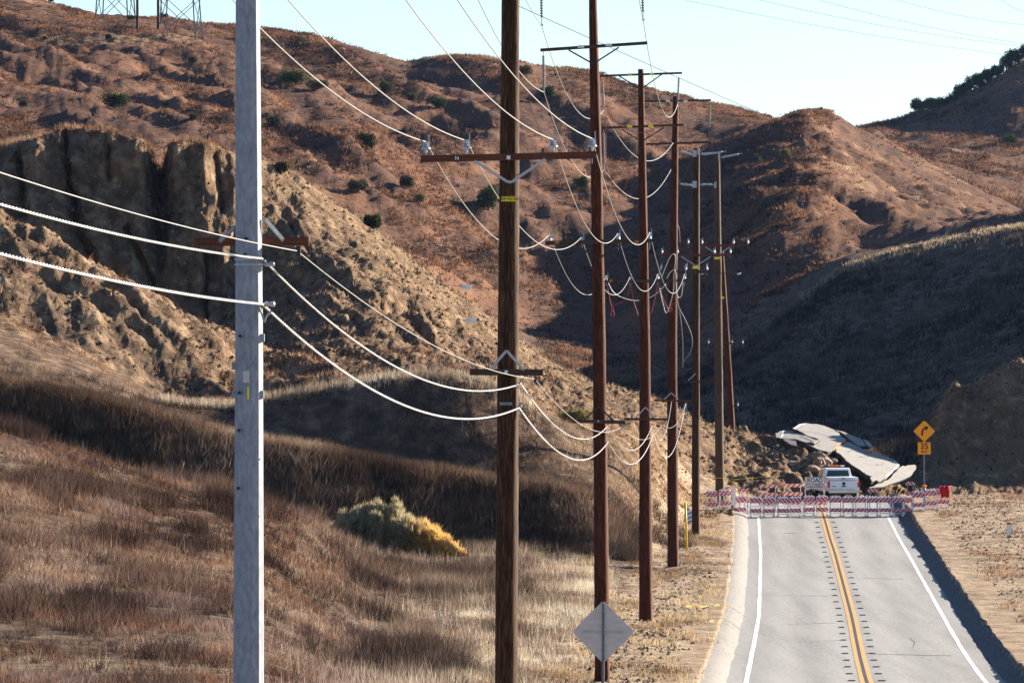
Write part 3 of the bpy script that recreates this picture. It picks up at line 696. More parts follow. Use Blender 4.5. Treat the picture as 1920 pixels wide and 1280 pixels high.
for r_ in (726, 729): p2.mb().lathe(p2.p(952.5, r_), (0, 0, 1), [(-.006, .193), (.006, .193)], 24).build('strap', M['dark'], p2.root)
for r_ in (719, 762): p2.mb().lathe(p2.p(970, r_), (1, 0, 0), [(0, .012), (.04, .03), (.07, .03), (.09, .014)], 8).build('cable_clamp', M['steel'], p2.root)
p2.mb().tube([p2.p(972, 764, -.1), p2.p(974, 780, -.1), p2.p(983, 768, -.1)], .012, 6).build('cable_loop', M['wire'], p2.root)

# --- second wood pole (behind the back of the diamond sign)
p3 = Pole('utility_pole', 'reddish wooden pole standing directly behind the grey diamond sign back', 154,
          [(-300, 1106), (0, 1111.5), (300, 1118), (640, 1123.5), (1100, 1128), (1400, 1130)], [(-300, 12), (0, 15), (300, 21), (640, 24), (860, 25.5), (1280, 29), (1400, 30)], 1330, -120, M['wood_red'], GRP)
at, dy = p3.arm(1005, -70, 1210, -84, 'arm_dark', .115)
p3.string(at, p3.p(1014, -66, dy), p3.p(1016, 48, dy), 18); p3.string(at, p3.p(1202, -78, dy), p3.p(1206, 38, dy), 18)
ab, dy = p3.arm(1013, 95, 1213.5, 81.5, 'arm_dark', .09)
p3.brace([(1066, 95), (1112, 121)], dy, mat='dark'); p3.brace([(1160, 90), (1112, 121)], dy, mat='dark')
for px in (1089, 1141): p3.plate('warning_plate', px - 6, 91 - (px - 1089) * .06, px + 6, 86 - (px - 1089) * .06, 'sign_white', dy - .052)
p3.string(ab, p3.p(1018.5, 98, dy), p3.p(1020, 172, dy), 18)
ad, dyd = p3.arm(1022, 456, 1222, 451, 'arm_dark', .12)
for px, t in ((1031, 442), (1091, 446), (1159, 439), (1218, 437)): p3.pin(ad, px, t, 454, dyd, .75)
p3.brace([(1075, 458), (1122, 484)], dyd, mat='arm_dark'); p3.brace([(1170, 456), (1122, 484)], dyd, mat='arm_dark')
for px in (1044, 1193): p3.plate('warning_plate', px - 4, 457, px + 4, 451, 'rust', dyd - .055)
pa, dyp = p3.arm(1075, 789, 1172, 791, 'arm_dark', .10)
p3.brace([(1095, 786), (1122, 762), (1150, 788)], dyp, mat='dark')
p3.mb().box(p3.p(1165, 800, dyp), (.05, .06, .10)).build('cable_hanger', M['dark'], pa)
p3.plate('bolt_plate', 1120, 787, 1123, 791, 'steel', dyp - .06)

# --- third
p4 = Pole('utility_pole', 'reddish wooden pole with two high crossarms, just beyond the diamond sign', 200,
          [(130, 1201.5), (640, 1209), (1177, 1211)], [(130, 10.5), (300, 14.5), (700, 20.5), (1177, 26)], 1177, 130, M['wood_red'], GRP)
at4, dy = p4.arm(1125, 143, 1278.5, 137.5, 'arm_dark', .075)
p4.brace([(1160, 143), (1200, 167)], dy, mat='dark'); p4.brace([(1241, 140), (1203, 167)], dy, mat='dark')
p4.string(at4, p4.p(1129, 146, dy), p4.p(1132, 205, dy), 16); p4.string(at4, p4.p(1273, 142, dy), p4.p(1270, 195, dy), 16)
ab4, dy = p4.arm(1128, 240.5, 1281, 234.5, 'arm_dark', .08)
p4.brace([(1165, 243), (1200, 265)], dy, mat='dark'); p4.brace([(1245, 240), (1205, 265)], dy, mat='dark')
for q in (1180, 1220): p4.plate('warning_plate', q - 5, 240, q + 5, 235, 'yellow_tape', dy - .05)
for q in (1181, 1222): p4.plate('warning_plate', q - 4, 142, q + 4, 138.5, 'yellow_tape', dy - .05)
p4.string(ab4, p4.p(1131, 243, dy), p4.p(1133, 316, dy), 16)
ad4, dy = p4.arm(1134, 528, 1286, 526, 'arm_dark', .10)
for px, t in ((1137, 518), (1181, 520), (1233, 515), (1283, 515)): p4.pin(ad4, px, t, 525, dy, .7)
for q in (1145, 1265): p4.plate('warning_plate', q - 3, 529, q + 3, 524, 'rust', dy - .055)
pa4, dy = p4.arm(1170, 785, 1251, 785.5, 'arm_dark', .085)
p4.brace([(1192, 782), (1210, 763), (1228, 782)], dy)
p4.mb().box(p4.p(1242, 796, dy), (.05, .06, .10)).build('cable_hanger', M['dark'], pa4)

# --- fourth
p5 = Pole('utility_pole', 'wooden pole hung with slack white loops, near the yellow marker post', 244,
          [(181, 1267), (640, 1260), (1070, 1262)], [(181, 10.5), (640, 18.5), (1070, 21)], 1070, 181, M['wood_red'], GRP)
at5, dy = p5.arm(1206, 190.5, 1333, 188.5, 'arm_dark', .09)
for q in (1252, 1285): p5.plate('warning_plate', q - 4, 192, q + 4, 188, 'sign_white', dy - .05)
p5.string(at5, p5.p(1331, 194, dy), p5.p(1330, 238, dy), 14)
ab5, dy = p5.arm(1208, 271, 1332, 267, 'arm_dark', .09)
p5.string(ab5, p5.p(1274, 284, dy), p5.p(1298, 290, dy), 10, .06, 'porcelain')
p5.string(ab5, p5.p(1274, 345, dy), p5.p(1300, 348, dy), 10, .06, 'porcelain')
pa5, dy = p5.arm(1226, 750, 1295, 752, 'arm', .085)
p5.brace([(1245, 748), (1258, 736), (1272, 748)], dy)
p5.mb().box(p5.p(1285, 758, dy), (.05, .06, .08)).build('cable_hanger', M['steel'], pa5)
ad5, dy = p5.arm(1215, 510, 1326, 508, 'arm_dark', .09)
for px in (1239, 1285): p5.pin(ad5, px, 498, 507, dy, .7)

# --- fifth and sixth
p6 = Pole('utility_pole', 'wooden pole left of the barricades with pale grey end insulators on top', 275,
          [(278, 1306), (640, 1305), (997, 1304.5)], [(278, 11.5), (640, 14), (997, 15.5)], 997, 278, M['wood'], GRP)
for q in (288, 346):
    b_ = p6.mb().box(p6.p(1302, q, -.2), (.22, .06, .35)).build('bracket', M['steel'], p6.root)
    p6.string(b_, p6.p(1312, q + 1, -.2), p6.p(1335, q - 1, -.2), 9, .06, 'porcelain')
b_ = p6.mb().box(p6.p(1309, 284, -.2), (.1, .06, .3)).build('bracket', M['steel'], p6.root)
p6.string(b_, p6.p(1316, 291, -.2), p6.p(1360, 284, -.2), 14, .06, 'porcelain')
ad6, dy = p6.arm(1236, 479, 1371, 478, 'arm', .12)
for px in (1241, 1270, 1339, 1369): p6.pin(ad6, px, 467, 476, dy, .8)
p6.brace([(1277, 481), (1305, 499), (1332, 481)], dy)
p6.plate('warning_plate', 1298, 499, 1312, 504, 'yellow_tape', -.24)
ad6b, dy = p6.arm(1270, 512, 1328, 511, 'arm_dark', .09)
for px in (1287, 1325): p6.pin(ad6b, px, 496, 509, dy, .8)
pa6, dy = p6.arm(1280, 715, 1334, 716, 'arm_dark', .085)
p6.brace([(1290, 713), (1304, 700)], dy)

p7 = Pole('utility_pole', 'farthest upright wooden pole with yellow tape tied near its foot', 310,
          [(288, 1343.5), (460, 1345.5), (917, 1349.5)], [(288, 12.5), (640, 15), (917, 16.5)], 918, 288, M['wood_grey'], GRP)
b_ = p7.mb().box(p7.p(1348, 295, -.2), (.12, .06, .5)).build('bracket', M['steel'], p7.root)
p7.string(b_, p7.p(1350, 296, -.2), p7.p(1390, 288, -.2), 14, .06, 'porcelain')
b_ = p7.mb().box(p7.p(1341, 347, -.2), (.12, .06, .35)).build('bracket', M['steel'], p7.root)
p7.string(b_, p7.p(1316, 345, -.2), p7.p(1339, 347, -.2), 9, .06, 'porcelain')
ad7, dy = p7.arm(1286, 460, 1404, 461, 'arm', .12)
for px in (1290, 1316, 1375, 1402): p7.pin(ad7, px, 449, 458, dy, .8)
p7.brace([(1322, 463), (1346, 478), (1368, 463)], dy)
p7.plate('warning_plate', 1339, 482, 1350, 486, 'yellow_tape', -.27)
ad7b, dy = p7.arm(1308, 515, 1388, 511, 'arm_dark', .06)
for px in (1317, 1385): p7.mb().lathe(p7.p(px, 513, dy), (1, .2, .25), [(-.12, .02), (-.07, .07), (.07, .07), (.12, .02)], 8).build('insulator', M['porcelain'], ad7b)
for r_ in (697,): p7.mb().lathe(p7.p(1347.5, r_), (0, 0, 1), [(-.06, .245), (.06, .245)], 16).build('strap', M['dark'], p7.root)

p8 = Pole('utility_pole', 'thin leaning wooden pole half hidden behind the farthest upright pole', 372,
          [(470, 1352), (640, 1363), (800, 1372)], [(470, 10), (800, 12.5)], 802, 470, M['wood_red'], GRP)
a8, dy = p8.arm(1322, 646, 1392, 642, 'arm_dark', .10)
for px in (1328, 1372, 1392): p8.pin(a8, px, 638, 644, dy, .8)
a8b, dy = p8.arm(1350, 764, 1383, 760, 'arm_dark', .09)
p8.pin(a8b, 1383, 755, 761, dy, .8)
p8.plate('warning_plate', 1350, 556, 1358, 560, 'yellow_tape', -.25)

# ------------------------------------------------------------------ conductors on the poles
def A(pole, px, row, dy=0): return pole.p(px, row, dy)
W = 'power line wires'
d2 = -p2.half(295) - .06; d3 = -p3.half(450) - .06; d4 = -p4.half(527) - .06
src = [(-4.25, 5.15), (-3.55, 5.15), (-2.05, 5.15), (-1.40, 5.15)]
tg2 = [(799, 267), (875, 265), (1037, 263), (1110, 261)]; tg3 = [(1030, 440), (1090, 445), (1158, 438), (1218, 436)]; tg4 = [(1137, 517), (1181, 519), (1233, 514), (1283, 514)]
low23 = [466, 468, 456, 459]; low34 = [553, 553, 546, 550]
which = ['leftmost distribution wire meeting the left end of the red crossarm', 'second distribution wire from left on the red crossarm',
         'third distribution wire, just right of the pole on the red crossarm', 'rightmost distribution wire at the right end of the red crossarm']
for k in range(4):
    pA = Vector((src[k][0], 60, src[k][1]))
    back = Vector((src[k][0] - 2.6, 16, 5.6))
    nodes = [(back, ('s', .4)), (pA, ('s', .50)), (A(p2, *tg2[k], d2), low23[k]), (A(p3, *tg3[k], d3), low34[k]), (A(p4, *tg4[k], d4), None)]
    cable('power_wire', nodes, .009, M['wire'], which[k], 'wire', W)
# carried by the steel pole above the frame
am, dyy = p1.arm(215, -232, 750, -232, 'arm', .12)
for sx_, sz_ in src:
    px = 960 + sx_ / 60 * F; p1.pin(am, px, 640 - sz_ / 60 * F, -222, dyy, 1)
# transmission conductors
dt = -p3.half(90) - .06; dt4 = -p4.half(200) - .06
T3 = [A(p3, 1016, 50, dt), A(p3, 1020, 174, dt), A(p3, 1206, 40, dt)]
T4 = [A(p4, 1132, 207, dt4), A(p4, 1133, 318, dt4), A(p4, 1270, 197, dt4)]
T5 = [A(p5, 1262, 268, -.2), A(p5, 1258, 318, -.2), A(p5, 1330, 240, -.2)]
T2 = [Vector((-1.75, 93, 11.9)), Vector((-1.6, 93, 8.55)), Vector((1.6, 93, 11.9))]
lab = ['upper left transmission wire dipping behind the pole with the diamond sign', 'lower left transmission wire dipping beside the second wooden pole', 'right hand transmission wire hooking up against the skyline']
lows = [(223, 302), (333, 373), (220, None)]
for k in range(3):
    nodes = [(T2[k], ('s', .85)), (T3[k], lows[k][0]), (T4[k], lows[k][1])]
    if lows[k][1]: nodes.append((T5[k], None))
    cable('power_wire', nodes, .0115, M['wire'], lab[k], 'wire', W)
# upper arms of the first wooden pole, above the frame
aa, dyy = p2.arm(960 - 200, -648, 960 + 200, -655, 'arm_dark', .11)
for k in (0, 2): p2.string(aa, T2[k] + Vector((0, 0, 1.2)), T2[k], 16)
aa, dyy = p2.arm(960 - 190, -405, 960 + 190, -408, 'arm_dark', .11)
p2.string(aa, T2[1] + Vector((0, 0, 1.2)), T2[1], 16)

# phone strand and two lashed cables
C = 'communication cables under the crossarms'
dq = lambda p_, r_: -p_.half(r_) - .06
c1 = [(Vector((-6.4, 18, 2.5)), ('s', .30)), (A(p1, 556, 470, .21), ('s', .30)), (A(p2, 1003, 710, dq(p2, 700)), 810), (A(p3, 1165, 800, dq(p3, 790)), 824), (A(p4, 1242, 795, dq(p4, 785)), 802), (A(p5, 1285, 757, -.2), None)]
cable('phone_wire', c1, .006, M['wire'], 'thin upper phone strand hung from short crossarms on the poles', 'cable', C)
c2 = [(Vector((-5.9, 18, 2.1)), ('s', .33)), (A(p1, 493, 485, -.17), ('s', .62)), (A(p2, 976, 719, -.15), 823), (A(p3, 1139, 798, -.15), 844), (A(p4, 1223, 797, -.15), 825), (A(p5, 1259, 752, -.2), None)]
cable('phone_cable', c2, .0135, M['wire'], 'upper of the two thick lashed cables running pole to pole', 'cable', C, twist=.34)
c3 = [(Vector((-5.9, 18, 1.8)), ('s', .30)), (A(p1, 493, 570, -.17), ('s', .62)), (A(p2, 973, 764, -.15), 862), (A(p3, 1140, 828, -.15), 870), (A(p4, 1224, 816, -.15), 857), (A(p5, 1285, 756, -.2), None)]
cable('phone_cable', c3, .016, M['wire'], 'lower of the two thick lashed cables running pole to pole', 'cable', C, twist=.34)

# slack white loops and drops at the fourth pole
L5 = 'slack white loops at the fourth wooden pole'
for pts, lb in (([(1135, 516), (1150, 548), (1180, 562), (1205, 562), (1228, 552), (1248, 533)], 'white slack loop crossing behind the third wooden pole, low'),
                ([(1240, 520), (1256, 482), (1266, 480), (1263, 520), (1262, 548), (1250, 586), (1243, 570), (1236, 540)], 'white slack loop hanging lowest left of the fourth pole'),
                ([(1250, 522), (1257, 510), (1266, 508), (1268, 545), (1272, 558), (1278, 552), (1280, 530)], 'short white loop on the right of the fourth pole')):
    cable('jumper_wire', [P(a, b, 238 + (a - 1135) * .02) for a, b in pts], .022, M['wire'], lb, 'wire', L5)
for pts, lb in (([(1267, 548), (1275, 590), (1280, 640), (1280, 690)], 'grey drop cable hanging straight beside the fourth pole'),
                ([(1268, 568), (1285, 600), (1297, 630), (1296, 655), (1280, 682)], 'grey drop cable bowed outward right of the fourth pole'),
                ([(1266, 415), (1273, 428), (1275, 455)], 'short grey drop wire high on the fourth pole'),
                ([(1287, 756), (1286, 775), (1288, 792)], 'pale cable tail hanging from the fourth pole phone arm')):
    cable('drop_cable', [P(a, b, 244.5) for a, b in pts], .02, M['polymer'], lb, 'cable')
R5 = 'red grounding jumpers'
for pts, lb, D_ in (([(1136, 208), (1136, 260), (1137, 306), (1143, 330), (1160, 356), (1172, 352), (1180, 325), (1186, 312)], 'red jumper hanging down to a wide loop left of the third pole', 199.5),
                    ([(1138, 208), (1160, 232), (1190, 248), (1220, 245), (1250, 224)], 'red jumper sagging across the third pole near its lower high arm', 199.3),
                    ([(1138, 532), (1143, 560), (1147, 578), (1145, 590), (1152, 591), (1150, 574), (1172, 562), (1183, 534)], 'red jumper with small ring below the low crossarm, left', 199.5),
                    ([(1184, 534), (1187, 560), (1197, 592)], 'short red jumper left of the third pole shaft', 199.5),
                    ([(1218, 596), (1226, 570), (1234, 534), (1243, 560), (1252, 578), (1256, 585), (1260, 580), (1256, 574), (1268, 566)], 'red jumper with ring right of the third pole shaft', 199.5)):
    cable('grounding_jumper', [P(a, b, D_) for a, b in pts], .014, M['red_wire'], lb, 'cable', R5)

# span guys crossing the road, with grey strain links
for (r0, r1, r2, px0, mx, my), lb in (((497, 538, 585, 505, 875, 538), 'upper thin dark guy wire with grey link crossing the frame'), ((573, 600, 636, 515, 883, 600), 'lower thin dark guy wire with grey link crossing the frame')):
    root = empty('guy_wire', P(px0, r0, 60), lb, 'wire', 'span guys')
    a, b = P(px0, r0, 60), P(mx, my, 66); c_ = P(2120, r2 + 2, 78)
    MB(a).tube(smooth_pts([a, a.lerp(b, .5) - Vector((0, 0, .02)), b], 10) + smooth_pts([b, b.lerp(c_, .5) - Vector((0, 0, .1)), c_], 14), .0021, 6).build('strand', M['wire_dark'], root)
    MB(a).box(b, (.125, .05, .055)).build('strain_link', M['sign_white'], root)
st = Pole('utility_pole', 'wooden stub pole right of the road, out of the frame', 78, [(0, 2120), (1600, 2120)], [(0, 30), (1600, 36)], 1640, 380, M['wood'], GRP)
# one thin wire falling across the sky to the hills
a, b = P(880, -30, 150), P(1990, 405, 860)
cable('sky_wire', [(a, ('s', 1.5)), (b, None)], .010, M['wire_dark'], 'thin wire slanting down across the sky to the right hill', 'wire')
for k, (x0, y0, x1, y1) in enumerate(((1180, -22, 1960, 112), (1380, -10, 1960, 92), (1480, -16, 1960, 88), (1640, -12, 1960, 50), (1860, -12, 1960, 30))):
    cable('distant_line', [(P(x0, y0, 900), ('s', 1.0)), (P(x1, y1, 1020), None)], 0.028, M['wire_dark'],
          ['lowest faint distant line across the top right sky', 'second lowest faint distant line in the top right sky', 'middle faint distant line in the top right sky', 'second highest faint distant line in the top right sky', 'shortest faint distant line in the top right corner'][k], 'wire', 'distant high tension lines')

for x_, D_, h_, lb in ((38.5, 317, 6.5, 'taller wooden post right of the frame whose shadow crosses the shoulder'), (34.5, 283, 5.0, 'shorter wooden post right of the frame whose shadow crosses the dirt')):
    z_ = ground_z(x_, D_); o = empty('wooden_post', (x_, D_, z_), lb, 'post')
    MB().tube([(0, 0, -.6), (0, 0, h_ * .5), (.03, 0, h_)], [.16, .14, .12], 12).build('shaft', M['wood'], o, True); MB().lathe((.03, 0, h_), (0, 0, 1), [(0, .13), (.04, .13), (.06, .02)], 12).build('cap', M['steel'], o)
# ------------------------------------------------------------------ barricades
def copy_tree(o, parent=None):
    c_ = o.copy(); COL.objects.link(c_); c_.parent = parent
    for ch in [q for q in bpy.data.objects if q.parent == o]: copy_tree(ch, c_)
    return c_
def make_plastic_barricade(w, stripe):
    root = empty('barricade', (0, 0, 0))
    for sy in (-1, 1):                                         # front and rear half of the A-frame
        for sx_ in (-1, 1):
            x = sx_ * (w / 2 - .06)
            MB().beam((x, sy * .27, 0), (x, sy * .05, 1.10), .055, .06).build('leg', M['white'], root)
            MB().box((x, sy * .29, .05), (.13, .16, .10)).build('foot', M['white'], root)
        for z, h in ((.92, .27), (.36, .21)):
            t = z / 1.1; y = sy * (.27 * (1 - t) + .05 * t + .035)
            o = MB().box((0, 0, 0), (w, .028, h)).build('striped_board', M[stripe], root)
            o.location = (0, y, z); o.rotation_euler = (sy * .2, 0, 0)
    for z in (.17, 1.10): MB().box((0, 0, z), (w - .12, .05, .05)).build('crossbar', M['white'], root)
    for x in (-.25, .0, .25): MB().lathe((x * w, 0, 1.11), (0, 0, 1), [(0, .03), (.05, .03), (.06, .015)], 8).build('knob', M['white'], root)
    return root
kinds = {}
def zbar(D, x): return max(float(road_z(D)) if abs(x - float(road_l(D)) - 3.6) < 4.6 else -99, ground_z(x, D) if abs(x - float(road_l(D)) - 3.6) >= 4.6 else -99)
# (left column, right column, foot row, stripe)
ROWB = [(1324, 1345, 962, 'stripe_r'), (1348, 1370, 961, 'stripe_r'), (1375, 1398, 959, 'stripe_l'), (1406, 1428, 965, 'stripe_l'), (1430, 1453, 965, 'stripe_l'), (1457, 1479, 965, 'stripe_l'),
        (1480, 1502, 964, 'stripe_l'), (1506, 1528, 962, 'stripe_r'), (1530, 1553, 961, 'stripe_l'), (1555, 1578, 963, 'stripe_r'), (1579, 1601, 963, 'stripe_r'), (1602, 1624, 963, 'stripe_r'),
        (1625, 1647, 963, 'stripe_r'), (1648, 1671, 963, 'stripe_r'), (1672, 1695, 963, 'stripe_r'), (1694, 1710, 962, 'stripe_r'), (1710, 1733, 960, 'stripe_r'), (1734, 1756, 957, 'stripe_r'), (1756, 1778, 955, 'stripe_r')]
ordn = ['leftmost', 'second', 'third', 'fourth', 'fifth', 'sixth', 'seventh', 'eighth', 'ninth', 'tenth', 'eleventh', 'twelfth', 'thirteenth', 'fourteenth', 'fifteenth', 'sixteenth', 'seventeenth', 'eighteenth', 'rightmost']
note = ['in the dirt beside the wooden pole', 'on the dirt shoulder', 'on the gutter, turned on its own', 'by the left edge line', 'in the left lane', 'in the left lane', 'in the left lane', 'below the road closed sign', 'nearest the yellow centre line',
        'below the pickup', 'below the pickup', 'in the right lane', 'in the right lane', 'near the right edge line', 'at the right edge line', 'over the right gutter', 'on the right dirt', 'on the right dirt', 'carrying the red cloth']
for k, (x0, x1, fr, stp) in enumerate(ROWB):
    D = 298.4 + (966.7 - fr) * .47 + (k % 2) * .25
    if k > 15: D = 299.5 + (k - 15) * .9
    cx = (x0 + x1) / 2
    if stp not in kinds: kinds[stp] = o = make_plastic_barricade(.70, stp)
    else: o = copy_tree(kinds[stp])
    x = (cx - 960) / F * D
    o.location = (x, D, zbar(D, x)); o.rotation_euler = (0, 0, random.uniform(-.07, .07) + (.1 if k < 3 else 0)); o.scale = ((x1 - x0) / F * D / .70, 1, 1)
    tag(o, '%s striped barricade from left in front row, %s' % (ordn[k], note[k]) if 0 < k < 18 else '%s striped barricade of the front row, %s' % (ordn[k], note[k]), 'barricade', 'front row of red and white plastic barricades')
def make_type3(w, h, rows_, stripe, legmat='white'):
    root = empty('tall_barricade', (0, 0, 0))
    for sx_ in (-1, 1):
        MB().box((sx_ * (w / 2 - .12), .03, h / 2), (.05, .05, h)).build('post', M[legmat], root)
        MB().box((sx_ * (w / 2 - .12), .03, .03), (.05, 1.1, .05)).build('foot', M['white'], root)
    for z in rows_:
        o = MB().box((0, 0, 0), (w, .025, .20)).build('striped_board', M[stripe], root); o.location = (0, -.012, z)
    return root
T3L = [(1423, 1458, 308, 'stripe_o', 'white', (.42, .96, 1.44), 1.55, 'tall orange striped barricade, left of the three'),
       (1467, 1505, 308.5, 'stripe_o', 'white', (.46, .97, 1.46), 1.57, 'tall orange striped barricade, middle of the three'),
       (1506, 1549, 307, 'stripe_o', 'white', (.50, 1.50), 1.60, 'tall orange striped barricade carrying the road closed sign'),
       (1383, 1405, 302.5, 'stripe_r', 'galv', (.78, 1.40), 1.5, 'narrow striped barricade rising behind the left end of the row'),
       (1627, 1648, 309, 'stripe_l', 'galv', (.60, 1.15), 1.25, 'shaded striped barricade behind the row, right of the pickup'),
       (1698, 1716, 310, 'stripe_l', 'galv', (.65, 1.25), 1.35, 'shaded striped barricade behind the row, left of the sign post')]
for x0, x1, D, stp, lm, rws, h, lb in T3L:
    o = make_type3((x1 - x0) / F * D, h, rws, stp, lm)
    x = ((x0 + x1) / 2 - 960) / F * D
    o.location = (x, D, zbar(D, x)); o.rotation_euler = (0, 0, random.uniform(-.05, .05)); tag(o, lb, 'barricade', 'barricades behind the front row')
    if 'carrying' in lb: rc = o
# road closed sign hangs on the third
D = 306.8
sgn = empty('road_closed_sign', P(1528, 905, D), 'white rectangular road closed sign on orange striped barricade', 'sign')
MB().box((0, 0, 0), (1.18, .012, .70)).build('sign_panel', M['sign_white'], sgn)
for w_, h_, x_, z_ in ((1.14, .02, 0, .325), (1.14, .02, 0, -.325), (.02, .67, -.56, 0), (.02, .67, .56, 0)): MB().box((x_, -.009, z_), (w_, .006, h_)).build('border', M['black'], sgn)
RX = Matrix.Rotation(math.pi / 2, 4, 'X')
text_mesh('ROAD', .345, M['black'], sgn, Matrix.Translation((0, -.012, .15)) @ RX, sx=.93)
text_mesh('CLOSED', .345, M['black'], sgn, Matrix.Translation((0, -.012, -.15)) @ RX, sx=.80)
# white panel post at left, blue drum post at right
D = 301; o = empty('channel_post', P(1376, 0, D), 'slim white panel post beside the left barricades', 'post'); o.location.z = zbar(D, o.location.x)
MB().box((0, 0, .75), (.20, .03, 1.0)).build('panel', M['white'], o); MB().box((0, 0, .14), (.05, .05, .28)).build('stem', M['white'], o); MB().box((0, 0, .03), (.4, .4, .06)).build('base', M['rubber'], o)
D = 307; o = empty('channel_post', P(1733, 0, D), 'pale post with orange lamp behind the right end of the row', 'post'); o.location.z = zbar(D, o.location.x)
MB().lathe((0, 0, 0), (0, 0, 1), [(0, .18), (.06, .18), (.07, .11), (1.0, .10), (1.05, .06)], 12).build('tube', M['galv'], o, True); MB().lathe((0, 0, 1.05), (0, 0, 1), [(0, .05), (.05, .14), (.14, .14), (.17, .05)], 10).build('lamp', M['amber_lamp'], o)
# red cloth over the rightmost barricade
D = 301.9; cx = P(1770, 0, D).x; zb = zbar(D, cx)
vs, fs = [], []; nx_, nz_ = 12, 14
for a_ in range(nz_ + 1):
    for b_ in range(nx_ + 1):
        t = a_ / nz_; x_ = (b_ / nx_ - .5) * .62 * (1 - .25 * t) + .06 * t; yy = -.17 - .05 * math.sin(b_ * 1.4 + t * 2) - .10 * t + (.15 * (1 - t * 5) if t < .2 else 0)
        vs.append((cx + x_, D + yy, zb + 1.26 - t * .62 - .05 * math.sin(b_ * .9) * t))
for a_ in range(nz_):
    for b_ in range(nx_): q = a_ * (nx_ + 1) + b_; fs.append((q, q + 1, q + nx_ + 2, q + nx_ + 1))
o = MB().add(vs, fs).build('red_cloth', M['red_cloth'], None, True); sm = o.modifiers.new('s', 'SOLIDIFY'); sm.thickness = .02
tag(o, 'dark red cloth draped over the rightmost barricade', 'cloth')

# ------------------------------------------------------------------ pickup truck, seen from behind
D = 325.0
tr = empty('pickup_truck', P(1582, 0, D), 'white pickup with amber roof lamps parked behind the barricades', 'pickup truck', rz=.125)
tr.location.z = float(road_z(D))
def profile_body(name, rings, mat, parent, smooth=False):      # rings: list of (y, [(x,z)...]) lofted
    mb = MB(); n_ = len(rings[0][1]); vs = [(x, y, z) for y, pr in rings for x, z in pr]; fs = []
    for q in range(len(rings) - 1):
        for k in range(n_): k2 = (k + 1) % n_; fs.append((q * n_ + k, q * n_ + k2, (q + 1) * n_ + k2, (q + 1) * n_ + k))
    fs.append(tuple(range(n_))); fs.append(tuple((len(rings) - 1) * n_ + k for k in range(n_)))
    o = mb.add(vs, fs).build(name, mat, parent, smooth)
    bv = o.modifiers.new('b', 'BEVEL'); bv.width = .03; bv.segments = 2
    return o
def sec(w0, w1, z0, z1): return [(-w0, z0), (w0, z0), (w1, z0 + (z1 - z0) * .55), (w1 * .97, z1), (-w1 * .97, z1), (-w1, z0 + (z1 - z0) * .55)]
profile_body('body', [(0.05, sec(.95, 1.0, .55, 1.18)), (2.0, sec(.97, 1.01, .5, 1.18)), (4.2, sec(.97, 1.01, .5, 1.16)), (5.4, sec(.95, .98, .5, 1.08)), (5.75, sec(.85, .9, .55, .98))], M['truck'], tr)
cab = profile_body('cab', [(1.95, [(-.93, 1.15), (.93, 1.15), (.74, 1.88), (-.74, 1.88)]), (2.3, [(-.95, 1.15), (.95, 1.15), (.78, 1.93), (-.78, 1.93)]), (3.6, [(-.95, 1.15), (.95, 1.15), (.76, 1.90), (-.76, 1.90)]), (4.45, [(-.92, 1.12), (.92, 1.12), (.80, 1.2), (-.80, 1.2)])], M['truck'], tr)
MB().prism([(-.72, 1.87, 1.38), (.72, 1.87, 1.38), (.62, 1.925, 1.78), (-.62, 1.925, 1.78)], (0, -.01, 0)).build('rear_window', M['glass'], cab)
for sx_ in (-1, 1): MB().prism([(sx_ * .93, 2.35, 1.30), (sx_ * .93, 3.95, 1.28), (sx_ * .815, 3.5, 1.78), (sx_ * .815, 2.45, 1.80)], (sx_ * .012, 0, .0)).build('side_window', M['glass'], cab)
tgt_ = profile_body('tailgate', [(-.01, [(-.86, .66), (.86, .66), (.86, 1.20), (-.86, 1.20)]), (.06, [(-.86, .66), (.86, .66), (.86, 1.20), (-.86, 1.20)])], M['truck'], tr)
MB().lathe((0, -.015, 1.02), (0, -1, 0), [(0, .10), (.015, .09)], 16).build('emblem', M['black'], tgt_)
MB().box((0, -.02, .86), (.26, .03, .07)).build('handle', M['dark'], tgt_)
MB().box((-.60, -.016, .86), (.22, .012, .045)).build('badge', M['dark'], tgt_)
box_ = profile_body('tool_box', [(.15, [(-.92, 1.19), (.92, 1.19), (.94, 1.40), (-.94, 1.40)]), (1.80, [(-.92, 1.19), (.92, 1.19), (.94, 1.42), (-.94, 1.42)])], M['truck'], tr)
MB().box((0, .135, 1.33), (.22, .03, .05)).build('latch', M['dark'], box_)
MB().box((0, .142, 1.21), (1.85, .02, .018)).build('seam', M['dark'], box_)
for sx_ in (-1, 1): MB().box((sx_ * .93, .02, .97), (.12, .08, .36)).build('tail_light', M['red_lamp'], tr)
bm_ = MB().box((0, -.08, .55), (1.85, .16, .18)).build('bumper', M['chrome'], tr)
MB().box((0, -.165, .56), (.32, .01, .15)).build('number_plate', M['sign_white'], bm_)
lb = MB().box((0, 2.9, 1.955), (1.1, .25, .05)).build('light_bar', M['dark'], tr)
for x in (-.2, .12): MB().box((x, 2.9, 2.03), (.28, .22, .10)).build('amber_lamp', M['amber_lamp'], lb)
MB().box((.46, 2.9, 2.03), (.22, .22, .10)).build('clear_lamp', M['sign_white'], lb)
